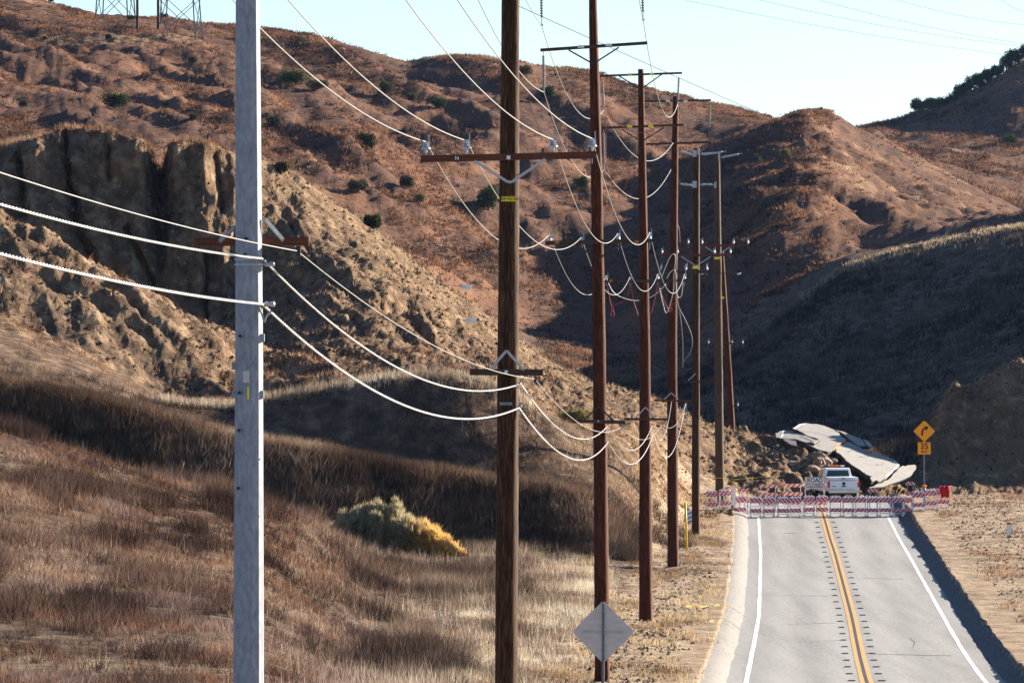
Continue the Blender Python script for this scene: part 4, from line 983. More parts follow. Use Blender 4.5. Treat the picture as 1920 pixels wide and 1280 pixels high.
for sx_ in (-1, 1):
    MB().beam((sx_ * .95, 3.75, 1.3), (sx_ * 1.12, 3.72, 1.33), .04, .04).build('mirror_arm', M['dark'], tr)
    MB().box((sx_ * 1.17, 3.7, 1.36), (.14, .10, .26)).build('mirror', M['dark'], tr)
    for y in (1.15, 4.75):
        wh = MB().lathe((sx_ * .72, y, .39), (sx_, 0, 0), [(0, .30), (.02, .39), (.22, .39), (.25, .34), (.25, .25)], 24).build('wheel', M['rubber'], tr, True)
        MB().lathe((sx_ * .93, y, .39), (sx_, 0, 0), [(0, .25), (.03, .25), (.045, .2), (.05, .05)], 18).build('rim', M['chrome'], wh)
MB().box((0, 2.9, .42), (1.5, 5.0, .16)).build('chassis', M['dark'], tr)

# ------------------------------------------------------------------ signs
def diamond(c, half, R): return [c + R @ Vector((x * half, 0, z * half)) for x, z in ((0, 1), (1, 0), (0, -1), (-1, 0))]
def rounded_diamond(half, r=.06):
    out = []
    for (x, z), a0 in (((0, 1), 45), ((-1, 0), 135), ((0, -1), 225), ((1, 0), 315)):
        k = half - r * 1.414
        for a in range(0, 91, 15): out.append(Vector((x * k + r * math.cos(math.radians(a0 + a)), 0, z * k + r * math.sin(math.radians(a0 + a)))))
    return out
# back of a diamond sign, near
D = 111.0
c_ = P(1131, 1184, D); gz = ground_z(c_.x, D)
ds = empty('diamond_sign', (c_.x, D, gz), 'grey back of a diamond road sign on perforated steel post, in front of a pole', 'sign', rz=math.radians(-6))
h = c_.z - gz
MB().prism([v + Vector((0, 0, h)) for v in rounded_diamond(.655)], (0, .004, 0)).build('sign_panel', M['sign_grey'], ds)
post = MB()
for sx_ in (-1, 1): post.box((sx_ * .022, -.03, (h + .62) / 2 - .25), (.006, .03, h + .62 + .5))
post.box((0, -.012, (h + .62) / 2 - .25), (.044, .006, h + .62 + .5))
post.build('post', M['galv'], ds)
hl = MB()
for q in range(int((h + .6) / .05)): hl.box((0, -.0165, .03 + q * .05), (.012, .004, .014))
hl.build('post_holes', M['black'], ds)
MB().box((0, -.012, h - .01), (.84, .02, .022)).build('stiffener', M['steel'], ds)
for x, z in ((-.40, 0), (.40, 0), (0, .45), (0, -.45)): MB().lathe((x, -.02, h + z - .01), (0, -1, 0), [(0, .014), (.02, .012)], 8).build('bolt', M['steel'], ds)
# curve warning with speed plate
D = 322.0
c_ = P(1733, 808, D); gz = ground_z(c_.x, D); h = c_.z - gz
cs = empty('curve_sign', (c_.x, D, gz), 'amber diamond right curve sign with 35 mph plate at right of slide', 'sign')
pn = MB().prism([v + Vector((0, 0, h)) for v in rounded_diamond(.66)], (0, .005, 0)).build('sign_panel', M['amber_sign'], cs)
arc = [(-.13, -.26), (-.13, -.08), (-.09, .06), (.0, .15), (.06, .18)]
ap = smooth_pts([Vector((x, -.005, h + z)) for x, z in arc], 5)
am_ = MB()
for a, b in zip(ap[:-1], ap[1:]): am_.beam(a, b + (b - a) * .12, .10, .004) if False else am_.prism([a + Vector(((a - b).z, 0, (b - a).x)).normalized() * .055, b + Vector(((a - b).z, 0, (b - a).x)).normalized() * .055, b - Vector(((a - b).z, 0, (b - a).x)).normalized() * .055, a - Vector(((a - b).z, 0, (b - a).x)).normalized() * .055], (0, -.003, 0))
am_.prism([Vector((.0, -.006, h + .30)), Vector((.26, -.006, h + .27)), Vector((.14, -.006, h + .02))], (0, -.004, 0))
am_.build('arrow', M['black'], pn)
pz = (640 - 840) / F * D - gz
p35 = MB().box((0, 0, pz), (.78, .006, .74)).build('speed_plate', M['amber_sign'], cs)
text_mesh('35', .50, M['black'], p35, Matrix.Translation((0, -.007, pz + .10)) @ RX)
text_mesh('M.P.H.', .20, M['black'], p35, Matrix.Translation((0, -.007, pz - .22)) @ RX, sx=.75)
MB().box((0, .03, (h + .6) / 2 - .2), (.075, .05, h + 1.0)).build('post', M['galv'], cs)

# ------------------------------------------------------------------ small roadside things
def on_ground(px, row): return ground_at(px, row)
g = on_ground(1288, 1034)
mp_ = empty('marker_post', g, 'tall yellow marker post in the dirt between the wooden poles', 'post')
hh = 88 / F * g.y
MB().tube([(0, 0, -.1), (-.04, 0, hh * .6), (-.08, 0, hh)], [.055, .055, .05], 10).build('tube', M['yellow'], mp_, True)
MB().lathe((-.08, 0, hh), (0, 0, 1), [(0, .06), (.05, .055), (.08, .02)], 10).build('cap', M['yellow'], mp_)
g = on_ground(1293, 985)
o = empty('leaning_panel', g, 'small blue and white panel leaning beside a wooden pole', 'panel')
bo = MB().box((0, 0, 0), (.42, .03, .75)).build('board', M['blue'], o); bo.location = (0, 0, .45); bo.rotation_euler = (-.15, .38, 0)
MB().beam((.12, .1, 0), (.0, .05, .6), .03, .03).build('strut', M['galv'], o)
g = on_ground(337, 899)
o = empty('marker_stake', g, 'rusty yellow stake leaning on the front grassy rise', 'stake')
MB().tube([(-.02, 0, -.08), (.10, 0, .32), (.22, 0, .72)], [.028, .027, .024], 8).build('pipe', M['rust'], o, True)
MB().lathe((.22, 0, .72), (.28, 0, 1), [(-.02, .03), (.03, .03), (.04, .01)], 8).build('cap', M['rust'], o)
g = on_ground(1894, 1012)
o = empty('delineator', g, 'white delineator with red top on the right shoulder', 'post')
MB().box((0, 0, .55), (.22, .02, .62)).build('panel', M['white'], o); MB().box((0, .015, .4), (.05, .03, .85)).build('stem', M['galv'], o); MB().box((0, -.012, .82), (.22, .008, .09)).build('reflector', M['red_lamp'], o)
def tape(pts, w, label, name='caution_tape'):
    q = smooth_pts([Vector(p_) for p_ in pts], 6); vs, fs = [], []
    for k, p_ in enumerate(q):
        a = .6 * math.sin(k * 1.3); vs += [p_ + Vector((0, math.cos(a) * w, math.sin(a) * w * .6)), p_ - Vector((0, math.cos(a) * w, math.sin(a) * w * .6))]
        if k: fs.append((2 * k - 2, 2 * k - 1, 2 * k + 1, 2 * k))
    o = MB(q[0]).add(vs, fs).build(name, M['yellow_tape'], None); o.location = q[0]
    return tag(o, label, 'tape', 'yellow caution tapes')
def gl(px, row, up=.05): v = ground_at(px, row); return v + Vector((0, 0, up))
def surf(px, D, up=.04):
    x = (px - 960) / F * D; off = x - float(road_l(D)); z = ground_z(x, D)
    if -1.45 < off < -.57: t = (off + 1.45) / .88; z = max(z, float(road_z(D)) + .25 - .25 * t * t)
    elif off >= -.57: z = float(road_z(D))
    return Vector((x, D, z + up))
tape([surf(1285, 209, .12), surf(1320, 210, .10), surf(1350, 211, .10), surf(1368, 211, .12), surf(1383, 210, .09), surf(1398, 209, .05)], .05, 'yellow tape lying over the gutter, farther of the two')
tape([surf(1330, 199, .08), surf(1352, 200, .10), surf(1368, 200, .11), surf(1380, 199, .07), surf(1392, 198, .05)], .05, 'yellow tape lying over the gutter, nearer of the two')
tape([P(1341, 896, 309.6), P(1358, 896, 309.6), P(1366, 902, 309.5), P(1378, 903, 309.3), P(1385, 907, 309)], .06, 'yellow tape fluttering from the foot of the farthest upright pole')
tape([P(1357, 900, 309.4), P(1400, 897, 309.2), P(1440, 893, 308.8), P(1470, 892, 308.4)], .035, 'yellow tape strung from pole to the tall barricades')

# ------------------------------------------------------------------ heaved road slabs
def z8(zx, zy): return (1420 + zx / 6.0, 780 + zy / 6.0)
M['slab'] = mat_noise('slab_asphalt', [(.3, (.18, .172, .16)), (.5, (.235, .227, .215)), (.7, (.28, .27, .255))], 2.2, .85, bump=.2)
M['slab_edge'] = mat_noise('slab_broken_edge', [(.3, (.02, .019, .018)), (.7, (.09, .08, .07))], 6, .95, bump=.5, bdist=.05)
def plane3(A_, B_, C_):
    a, b, c_ = [P(*z8(q[0], q[1]), q[2]) for q in (A_, B_, C_)]
    nrm = (b - a).cross(c_ - a).normalized()
    if nrm.z < 0: nrm = -nrm
    return a, nrm
def on_plane(zx, zy, pl):
    d = P(*z8(zx, zy), 1.0); t = pl[0].dot(pl[1]) / d.dot(pl[1]); return d * t
def slab(poly, anchors, label, th=.28, cracks=(), stripes=(), parentname='road_slab'):
    pl = plane3(*anchors); pts = []
    for k, q in enumerate(poly):
        q2 = poly[(k + 1) % len(poly)]
        for t in (0, .33, .66):
            pts.append((q[0] * (1 - t) + q2[0] * t + random.uniform(-9, 9) * (t > 0), q[1] * (1 - t) + q2[1] * t + random.uniform(-7, 7) * (t > 0)))
    top = [on_plane(x, y, pl) for x, y in pts]
    c_ = sum(top, Vector()) / len(top)
    root = empty(parentname, c_, label, 'road slab', 'heaved slabs of broken road')
    n_ = pl[1]
    MB(c_).prism(top, -n_ * .05).build('surface', M['slab'], root)
    bot = [p_.lerp(c_, random.uniform(.0, .05)) - n_ * (th * random.uniform(.7, 1.2)) for p_ in top]
    t2 = [p_ - n_ * .052 for p_ in top]; k = len(t2)
    MB(c_).add(t2 + bot, [(i, (i + 1) % k, (i + 1) % k + k, i + k) for i in range(k)] + [tuple(range(k, 2 * k))]).build('broken_edge', M['slab_edge'], root)
    def ribbon(line, w, mat, up, name, jag):
        q = []
        for a, b in zip(line[:-1], line[1:]):
            for t in np.linspace(0, 1, 7)[:-1]: q.append((a[0] * (1 - t) + b[0] * t + random.uniform(-jag, jag), a[1] * (1 - t) + b[1] * t + random.uniform(-jag, jag) * .6))
        q.append(line[-1]); q = [on_plane(x, y, pl) + n_ * up for x, y in q]; vs, fs = [], []
        for i, p_ in enumerate(q):
            d = (q[min(i + 1, len(q) - 1)] - q[max(i - 1, 0)]).normalized(); s_ = d.cross(n_) * w * (random.uniform(.5, 1.2) if jag else 1)
            vs += [p_ - s_, p_ + s_]
            if i: fs.append((2 * i - 2, 2 * i - 1, 2 * i + 1, 2 * i))
        MB(c_).add(vs, fs).build(name, M[mat], root)
    for line, w in cracks: ribbon(line, w, 'tar', .006, 'crack', 6)
    for line, w, mat in stripes: ribbon(line, w, mat, .008, 'painted_line', 0)
    return n_
nn = []
nn.append(slab([(900, 345), (940, 312), (1030, 290), (1150, 345), (1240, 400), (1390, 435), (1500, 475), (1560, 502), (1605, 545), (1545, 610), (1465, 680), (1390, 722), (1290, 725), (1265, 692), (1312, 668), (1220, 650), (1170, 612), (1080, 556), (1000, 500), (950, 440), (888, 402)],
     ((900, 370, 346), (1600, 540, 346), (1330, 720, 335)), 'largest pale heaved road slab right behind the pickup', .3,
     [([(1000, 410), (1060, 385)], .03), ([(1140, 465), (1190, 455), (1255, 450)], .04), ([(1330, 555), (1370, 540), (1430, 545)], .04), ([(1480, 500), (1500, 480), (1500, 470)], .04), ([(1230, 400), (1250, 425)], .04)],
     [([(1000, 285 + 12), (930, 322), (898, 355), (905, 400)], .05, 'paint_y'), ([(1545, 505), (1585, 548), (1530, 610), (1450, 675)], .045, 'paint_w')]))
nn.append(slab([(395, 132), (470, 86), (560, 78), (700, 95), (860, 150), (930, 205), (1000, 272), (905, 318), (872, 378), (790, 395), (690, 372), (600, 332), (520, 290), (700, 290), (690, 262), (560, 215), (470, 165)],
     ((470, 90, 354), (990, 275, 350), (760, 390, 344)), 'upper curved road slab at the top of the heap', .3,
     [([(510, 172), (640, 185), (740, 205), (850, 240), (900, 265)], .045), ([(530, 290), (620, 300), (710, 335)], .06)],
     [([(415, 138), (480, 98), (530, 84)], .06, 'paint_w'), ([(985, 272), (900, 312), (868, 375)], .05, 'paint_y')]))
nn.append(slab([(205, 190), (290, 162), (380, 160), (480, 185), (580, 235), (690, 270), (640, 300), (520, 285), (410, 255), (285, 245), (215, 240)],
     ((210, 215, 350), (400, 165, 352.5), (640, 290, 345.9)), 'grey shaded road slab at the left of the heap', .3, [([(480, 225), (560, 255), (620, 290)], .06)], [([(292, 166), (275, 240)], .06, 'paint_w')]))
nn.append(slab([(872, 150), (1000, 185), (1150, 245), (1200, 285), (1260, 330), (1195, 336), (1110, 312), (1040, 260), (960, 190)],
     ((880, 152, 356), (1240, 325, 351), (1090, 300, 351.4)), 'narrow pale slab tilted at the rear right of the heap', .25, [], [([(1195, 290), (1245, 325)], .05, 'paint_y')]))
slab([(290, 250), (430, 275), (450, 330), (400, 322), (340, 290)], ((300, 255, 345.4), (430, 280, 345), (430, 328, 344.2)), 'small broken slab fragment under the left slab', .2)
slab([(1190, 250), (1260, 290), (1300, 335), (1280, 345), (1230, 315)], ((1200, 260, 349.5), (1290, 320, 348.6), (1250, 330, 348.0)), 'small yellowish slab sliver at the rear right', .15)
slab([(1610, 570), (1700, 548), (1775, 545), (1785, 590), (1740, 655), (1600, 720), (1420, 785), (1260, 798), (1400, 752), (1500, 690), (1560, 625)], ((1620, 570, 343), (1780, 590, 344), (1300, 790, 332.5)), 'low dusty slab edge at the right foot of the heap', .15)
# clods and blocks of earth under the slabs, each a thing
M['clod'] = mat_noise('earth_clod', [(.3, (.12, .085, .06)), (.6, (.28, .21, .15)), (.75, (.36, .28, .21))], 1.6, .95, bump=.6, bdist=.1)
def rock(c_, r, name, lab_, cat, grp, mat='clod', seed=0, sq=(1, 1, .75)):
    bm = bmesh.new(); bmesh.ops.create_icosphere(bm, subdivisions=2, radius=1)
    rr = random.Random(seed)
    ax = [Vector((rr.uniform(-1, 1), rr.uniform(-1, 1), rr.uniform(-1, 1))).normalized() for _ in range(7)]; of = [rr.uniform(.55, .9) for _ in ax]
    for v in bm.verts:
        for a, o_ in zip(ax, of):
            d = v.co.dot(a)
            if d > o_: v.co -= a * (d - o_)
        v.co *= rr.uniform(.94, 1.06)
        v.co = Vector((v.co.x * sq[0], v.co.y * sq[1], v.co.z * sq[2])) * r
    me = bpy.data.meshes.new(name); bm.to_mesh(me); bm.free()
    o = link(name, me, M[mat]); o.location = c_; o.rotation_euler = (0, 0, rr.uniform(0, 6))
    return tag(o, lab_, cat, grp)
for k in range(46):
    zx = random.uniform(20, 900); zy = random.uniform(380, 620) if zx > 450 else random.uniform(300, 600)
    px, row = z8(zx, zy); g = ground_at(px, row, 325, 372)
    if g is None: continue
    big = zx > 580 and k % 3 == 0
    rock(g, random.uniform(.34, .55) if big else random.uniform(.12, .34), 'earth_clod', 'clod of brown earth lying on the slide heap left of the pickup', 'clod', 'earth clods on the slide heap', seed=k)
# ------------------------------------------------------------------ grass and scrub (uncountable): one mesh per kind of cover
def scatter(jr, ur, dens, cap, keep=None):
    """random places on the ground between layer rows jr, columns ur, dens per square metre"""
    j0, j1 = jr; iu = np.where((U >= ur[0]) & (U < ur[1]))[0][:-1]; ju = np.arange(j0, j1 - 1)
    J, I = np.meshgrid(ju, iu, indexing='ij')
    p00 = np.stack([GX[J, I], GY[J, I], GZ[J, I]], -1); p10 = np.stack([GX[J, I + 1], GY[J, I + 1], GZ[J, I + 1]], -1); p01 = np.stack([GX[J + 1, I], GY[J + 1, I], GZ[J + 1, I]], -1)
    p11 = np.stack([GX[J + 1, I + 1], GY[J + 1, I + 1], GZ[J + 1, I + 1]], -1)
    ar = np.linalg.norm(np.cross(p10 - p00, p01 - p00), axis=-1)
    w = ar * (dens(p00[..., 0], p00[..., 1], p00[..., 2], U[I]) if callable(dens) else dens)
    n_ = int(min(w.sum(), cap)); pr = w.ravel() / w.sum()
    idx = rng.choice(len(pr), n_, p=pr); a = rng.random((n_, 1)); b = rng.random((n_, 1))
    f = lambda q: q.reshape(-1, 3)[idx]
    return f(p00) * (1 - a) * (1 - b) + f(p10) * a * (1 - b) + f(p01) * (1 - a) * b + f(p11) * a * b
def blades(pts, h, spread, width, nb, cols, lean=.35, hvar=.45, clump=None):
    """tufts of pointed blades; cols: palette rows, weights by a patch noise"""
    n_ = len(pts); N = n_ * nb
    base = np.repeat(pts, nb, 0) + np.concatenate([rng.normal(0, spread, (N, 2)), np.zeros((N, 1))], 1)
    hs = (h if np.isscalar(h) else np.repeat(h, nb)) * (1 - hvar + 2 * hvar * rng.random(N))
    an = rng.random(N) * 2 * np.pi; la = rng.normal(0, lean, N); ld = rng.random(N) * 2 * np.pi
    tip = base + np.stack([np.cos(ld) * la * hs, np.sin(ld) * la * hs, hs], -1)
    wv = np.stack([np.cos(an), np.sin(an), np.zeros(N)], -1) * (width * (.6 + .8 * rng.random(N)))[:, None]
    base[:, 2] -= .04
    Vv = np.stack([base - wv, base + wv, tip], 1).reshape(-1, 3)
    pal = np.array(cols, float); k = len(pal)
    pn = fbm(pts[:, 0] / 3.5 + 3, pts[:, 1] / 6.0, 3) * .9 + .5 + rng.normal(0, .16, n_)
    t = np.clip(np.repeat(pn, nb) + rng.normal(0, .10, N), 0, .999) * (k - 1)
    i_ = t.astype(int); fr = (t - i_)[:, None]; cc = pal[i_] * (1 - fr) + pal[np.minimum(i_ + 1, k - 1)] * fr
    cc = cc * (.75 + .5 * rng.random((N, 1)))
    return Vv, np.repeat(cc, 3, 0)
def grass_obj(name, sets, label, cat, mat='leaf'):
    Vv = np.concatenate([s_[0] for s_ in sets]); cc = np.concatenate([s_[1] for s_ in sets])
    me = array_mesh(name, Vv, np.arange(len(Vv)).reshape(-1, 3), False); color_attr(me, 'col', cc)
    o = link(name, me, M[mat]); return tag(o, label, cat, kind='stuff')
CS = np.concatenate([[0], np.cumsum(NS)])                       # first grid row of each layer
def pathmask(x, y): return 1 - .94 * sstep(-3.6, -1.6, x - .0595 * (y - 93) + 1.1 * fbm(x / 3, y / 8, 2)) * (1 - sstep(246, 262, y))
def offroad(x, y): return (x < road_l(y) - 1.8 - .5 * vnoise(y / 2, x)) | (x > road_l(y) + ROAD_W + 2.2)
def patch(x, y, s=4.0, lo=-.25, hi=.35): return .25 + .75 * sstep(lo, hi, fbm(x / s, y / (s * 1.6), 3))
PUR = [(.05, .037, .036), (.09, .064, .06), (.16, .113, .10), (.27, .205, .175), (.42, .345, .28)]
RUS = [(.05, .032, .026), (.11, .057, .036), (.19, .095, .052), (.25, .15, .095), (.36, .26, .185)]
STR = [(.16, .125, .095), (.26, .21, .16), (.38, .32, .245), (.50, .44, .35), (.58, .52, .42)]
DRK = [(.028, .021, .019), (.048, .035, .029), (.08, .056, .044), (.13, .092, .07), (.23, .17, .128)]
sets = []
# the near field
q = scatter((CS[1] + 8, CS[5]), (-60, 1150), lambda x, y, z, u: 22 * pathmask(x, y) * (patch(x, y, 2.2, -.1, .3) - .2) * offroad(x, y) * (y > 104), 50000)
big = fbm(q[:, 0] / 2.2, q[:, 1] / 3.5, 3); lf = 960 + q[:, 0] / q[:, 1] * F
hgt = np.clip(.15 + .30 * big, .05, .5) * np.where((lf < 640) & (q[:, 1] > 150), .65, 1.0)
isst = (fbm(q[:, 0] / 5 + 31, q[:, 1] / 9, 3) + sstep(700, 950, lf) * .6 - .30 - .8 * (1 - sstep(480, 660, lf)) * (q[:, 1] > 125)) > .12
isru = (~isst) & (fbm(q[:, 0] / 4 - 11, q[:, 1] / 5, 3) + .35 * (1 - sstep(480, 660, lf)) > .18)
ot = ~(isst | isru)
sets += [blades(q[ot], hgt[ot], .17, .012, 8, PUR, .95), blades(q[isru], hgt[isru] * .9, .15, .012, 8, RUS, .95), blades(q[isst], hgt[isst] * .8, .16, .010, 9, STR, 1.1)]
# dark taller weeds in patches of the field
q = scatter((CS[2], CS[5]), (-60, 1000), lambda x, y, z, u: 16 * sstep(.22, .5, fbm(x / 2.6 + 9, y / 5.5, 3)) * pathmask(x, y), 7000)
sets.append(blades(q, .5, .2, .013, 10, DRK, .8))
q = scatter((CS[1] + 8, CS[5]), (-60, 1080), lambda x, y, z, u: 1.6 * pathmask(x, y) * (y > 104), 2600)          # round dead weeds
sets.append(blades(q, .26, .10, .011, 26, [(.06, .042, .036), (.11, .075, .058), (.20, .14, .105), (.30, .22, .16)], 1.3))
q = scatter((CS[1] + 8, CS[5]), (-60, 1150), lambda x, y, z, u: 3.0 * pathmask(x, y) * (y > 104) * (.2 + .8 * sstep(480, 660, u)), 4500)          # single pale stalks
sets.append(blades(q, .5, .12, .006, 3, STR, .35))
q = scatter((CS[1] + 8, CS[5]), (-60, 1150), lambda x, y, z, u: 2.5 * (y > 104) * offroad(x, y) * (patch(x, y, 2.0) - .1) * (.2 + .8 * sstep(480, 660, u)), 4500)           # fallen stems
sets.append(blades(q, .10, .15, .010, 6, [(.12, .085, .065), (.25, .19, .14), (.42, .34, .25)], 3.0))
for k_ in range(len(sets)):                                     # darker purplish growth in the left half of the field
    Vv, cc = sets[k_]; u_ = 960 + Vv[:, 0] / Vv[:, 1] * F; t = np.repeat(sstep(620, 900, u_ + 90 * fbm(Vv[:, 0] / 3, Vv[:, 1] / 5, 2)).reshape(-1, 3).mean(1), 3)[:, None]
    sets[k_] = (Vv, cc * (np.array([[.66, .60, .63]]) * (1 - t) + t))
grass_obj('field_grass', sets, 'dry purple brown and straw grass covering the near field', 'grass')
# the grassy banks behind the field
sets = []
q = scatter((CS[5] - 3, CS[6] + 3), (-60, 1200), lambda x, y, z, u: 30 * offroad(x, y), 15000)
sets.append(blades(q, .45, .2, .014, 9, DRK, .8))
q = scatter((CS[6] - 5, CS[6] + 5), (-60, 1180), 12, 5000)
sets.append(blades(q, .34, .16, .013, 9, RUS, .8))
q = scatter((CS[3], CS[4] + 2), (-60, 640), lambda x, y, z, u: 9 * patch(x, y, 1.8), 9000)
sets.append(blades(q, .15, .16, .013, 8, RUS, 1.1))
q = scatter((CS[6] + 2, CS[8]), (-60, 1300), lambda x, y, z, u: 9 * patch(x, y, 4) * offroad(x, y), 16000)
sets.append(blades(q, .32, .2, .016, 8, DRK, .8))
q = scatter((CS[8] - 3, CS[8] + 3), (300, 1000), 12, 3000)
sets.append(blades(q, .42, .10, .013, 9, STR, .3))
q = scatter((CS[8] + 3, CS[10]), (-60, 1330), lambda x, y, z, u: 2.6 * (patch(x, y, 2.5) - .2) * offroad(x, y), 9000)
sets.append(blades(q, .28, .2, .018, 8, RUS, .8))
grass_obj('bank_grass', sets, 'dark dry grass and weeds on the banks behind the field', 'grass')
sets = []
q = scatter((CS[10] - 20, CS[11] - 6), (-60, 1340), lambda x, y, z, u: 1.3 * (patch(x, y, 2.5) - .2), 6000)
sets.append(blades(q, .28, .2, .02, 7, RUS, .8))
q = scatter((CS[11] - 25, CS[13] - 4), (430, 1420), lambda x, y, z, u: 1.8 * (patch(x, y, 2.2) - .2), 7000)
sets.append(blades(q, .24, .2, .02, 7, [(.16, .115, .075), (.26, .19, .12), (.36, .27, .17), (.46, .35, .23)], .8))
q = scatter((CS[12] - 3, CS[13] - 4), (-60, 430), 5, 1500)
sets.append(blades(q, .35, .2, .02, 6, RUS, .35))
grass_obj('slope_grass', sets, 'sparse straw coloured grass on the slipped slope', 'grass')
# verge litter and weeds beside the road
q = scatter((CS[2], CS[10]), (900, 1460), lambda x, y, z, u: 11 * sstep(-.1, .4, fbm(x / 1.2, y / 4, 3)) * offroad(x, y), 13000)
q2 = scatter((CS[2], CS[10]), (1690, 1990), lambda x, y, z, u: 5 * sstep(.15, .5, fbm(x / 2.0, y / 6, 3) + .02 * (x - road_l(y) - 11)) * offroad(x, y), 3500)
sets = [blades(q, .16, .16, .014, 7, [(.10, .07, .05), (.22, .14, .08), (.34, .25, .15), (.46, .37, .24)], .8), blades(q2, .2, .16, .014, 7, RUS, .7)]
grass_obj('verge_weeds', sets, 'low dry weeds and litter on the road verges', 'weeds')
# pebbles and crumbs of earth on the verges
def crumbs(q, r0, r1, pal):
    n_ = len(q); r = (r0 + (r1 - r0) * rng.random(n_) ** 3)[:, None]
    off = np.array([(1, 0, 0), (-.5, .87, 0), (-.5, -.87, 0), (.1, .1, .9)]); an = rng.random(n_) * 6.28
    c_, s_ = np.cos(an), np.sin(an); jit = .7 + .6 * rng.random((n_, 4, 1))
    o_ = np.stack([off[None, :, 0] * c_[:, None] - off[None, :, 1] * s_[:, None], off[None, :, 0] * s_[:, None] + off[None, :, 1] * c_[:, None], np.repeat(off[None, :, 2], n_, 0)], -1) * jit
    vv = q[:, None, :] + o_ * r[:, None, :]
    tri = vv[:, [[0, 1, 3], [1, 2, 3], [2, 0, 3]], :].reshape(-1, 3)
    p_ = np.array(pal)[rng.integers(0, len(pal), n_)] * (.8 + .4 * rng.random((n_, 1))); return tri, np.repeat(p_, 9, 0)
EAR = [(.22, .17, .12), (.28, .215, .15), (.32, .25, .18), (.38, .31, .23), (.12, .085, .06)]
q = scatter((CS[2], CS[10]), (850, 1460), lambda x, y, z, u: 14 * (1 - pathmask(x, y) + .05) * offroad(x + .5, y), 15000)
q2 = scatter((CS[2], CS[11]), (1690, 1990), lambda x, y, z, u: 9. * offroad(x - .4, y), 9000)
grass_obj('loose_stones', [crumbs(np.concatenate([q, q2]), .015, .10, EAR)], 'loose stones and crumbs of earth on the road verges', 'gravel')
SLO = [(.12, .083, .053), (.19, .13, .082), (.27, .195, .125), (.35, .26, .17), (.075, .052, .036)]
q = scatter((CS[9], CS[13]), (-60, 1420), lambda x, y, z, u: 7 * patch(x, y, 2.0, -.2, .3), 26000)
q2 = scatter((CS[10], CS[13]), (1715, 1990), 10, 5000)
grass_obj('slope_rubble', [crumbs(np.concatenate([q, q2]), .03, .20, SLO)], 'earth crumbs and stones scattered over the slipped slopes', 'rubble')
# scrub cover of the hills
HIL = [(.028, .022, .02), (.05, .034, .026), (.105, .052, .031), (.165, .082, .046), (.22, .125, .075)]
SHD = [(.02, .019, .02), (.032, .028, .028), (.05, .04, .036), (.08, .06, .048), (.13, .10, .075)]  # dark brush, lowered further so its colour holds the valley shade
hp = lambda x, y, s: sstep(-.15, .35, fbm(x / s, y / (s * 2.6) + .5 * x / s, 4))
q = scatter((CS[15], CS[19] + 3), (-60, 1560), lambda x, y, z, u: 1.5 * (.12 + .88 * hp(x, y, 9)), 44000)
sets = [blades(q, .32, .38, .085, 7, HIL, 1.2)]
q = scatter((CS[15] + 6, CS[19] + 4), (1400, 2000), lambda x, y, z, u: (.75 - .5 * (u < 1900) * (y < 790)) * (.06 + .94 * hp(x, y, 8)), 11000)
sets.append(blades(q, .24, .36, .08, 7, HIL, 1.3))
q = scatter((CS[20], CS[22] + 3), (1600, 2000), lambda x, y, z, u: .8 * (.2 + .8 * hp(x, y, 9)), 9000)
sets.append(blades(q, .5, .45, .09, 7, HIL, 1.0))
grass_obj('hill_scrub', sets, 'low rust brown scrub covering the sunlit back hills', 'scrub')
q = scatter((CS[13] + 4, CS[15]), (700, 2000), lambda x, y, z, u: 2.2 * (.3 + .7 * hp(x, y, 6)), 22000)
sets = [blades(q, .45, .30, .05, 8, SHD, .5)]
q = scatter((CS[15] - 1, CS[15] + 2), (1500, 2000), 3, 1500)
sets.append(blades(q, .28, .2, .03, 7, [(.2, .14, .09), (.34, .26, .17), (.42, .33, .22)], .5))  # pale straw on the crest paints its sunlit rim
grass_obj('valley_scrub', sets, 'dark low brush, coloured darker to carry the shade of the valley side', 'scrub')

# ------------------------------------------------------------------ shrubs
def leaf_cloud(lobes, n_, size, pal, up=0.0, shell=.55):
    """small leaf faces through the volume of several lobes; returns verts, colours"""
    L = np.array([l_[:3] for l_ in lobes]); R_ = np.array([l_[3:6] for l_ in lobes]); w = (R_.prod(1)) ** .7
    k = rng.choice(len(L), n_, p=w / w.sum())
    d = rng.normal(size=(n_, 3)); d /= np.linalg.norm(d, axis=1)[:, None]
    r = (shell + (1 - shell) * rng.random(n_)) * (1 + .16 * vnoise(d[:, 0] * 3 + k * 7, d[:, 2] * 3 + d[:, 1] * 2))
    c_ = L[k] + d * r[:, None] * R_[k]
    a = rng.normal(size=(n_, 3)); a /= np.linalg.norm(a, axis=1)[:, None]; b = rng.normal(size=(n_, 3)); b -= a * (a * b).sum(1)[:, None]; b /= np.linalg.norm(b, axis=1)[:, None]
    a[:, 2] += up; s_ = size * (.6 + .8 * rng.random((n_, 1)))
    ok = c_[:, 2] > .02; c_, a, b, s_ = c_[ok], a[ok], b[ok], s_[ok]
    Vv = np.stack([c_ - b * s_ * .32, c_ + b * s_ * .32, c_ + a * s_], 1).reshape(-1, 3)
    p_ = np.array(pal); cc = p_[rng.integers(0, len(p_), len(c_))] * (.8 + .4 * rng.random((len(c_), 1)))
    return Vv, np.repeat(cc, 3, 0)
def foliage(name, Vv, cc, parent, mat='shrub'):
    me = array_mesh(name, Vv, np.arange(len(Vv)).reshape(-1, 3), False); color_attr(me, 'col', cc); return link(name, me, M[mat], parent)
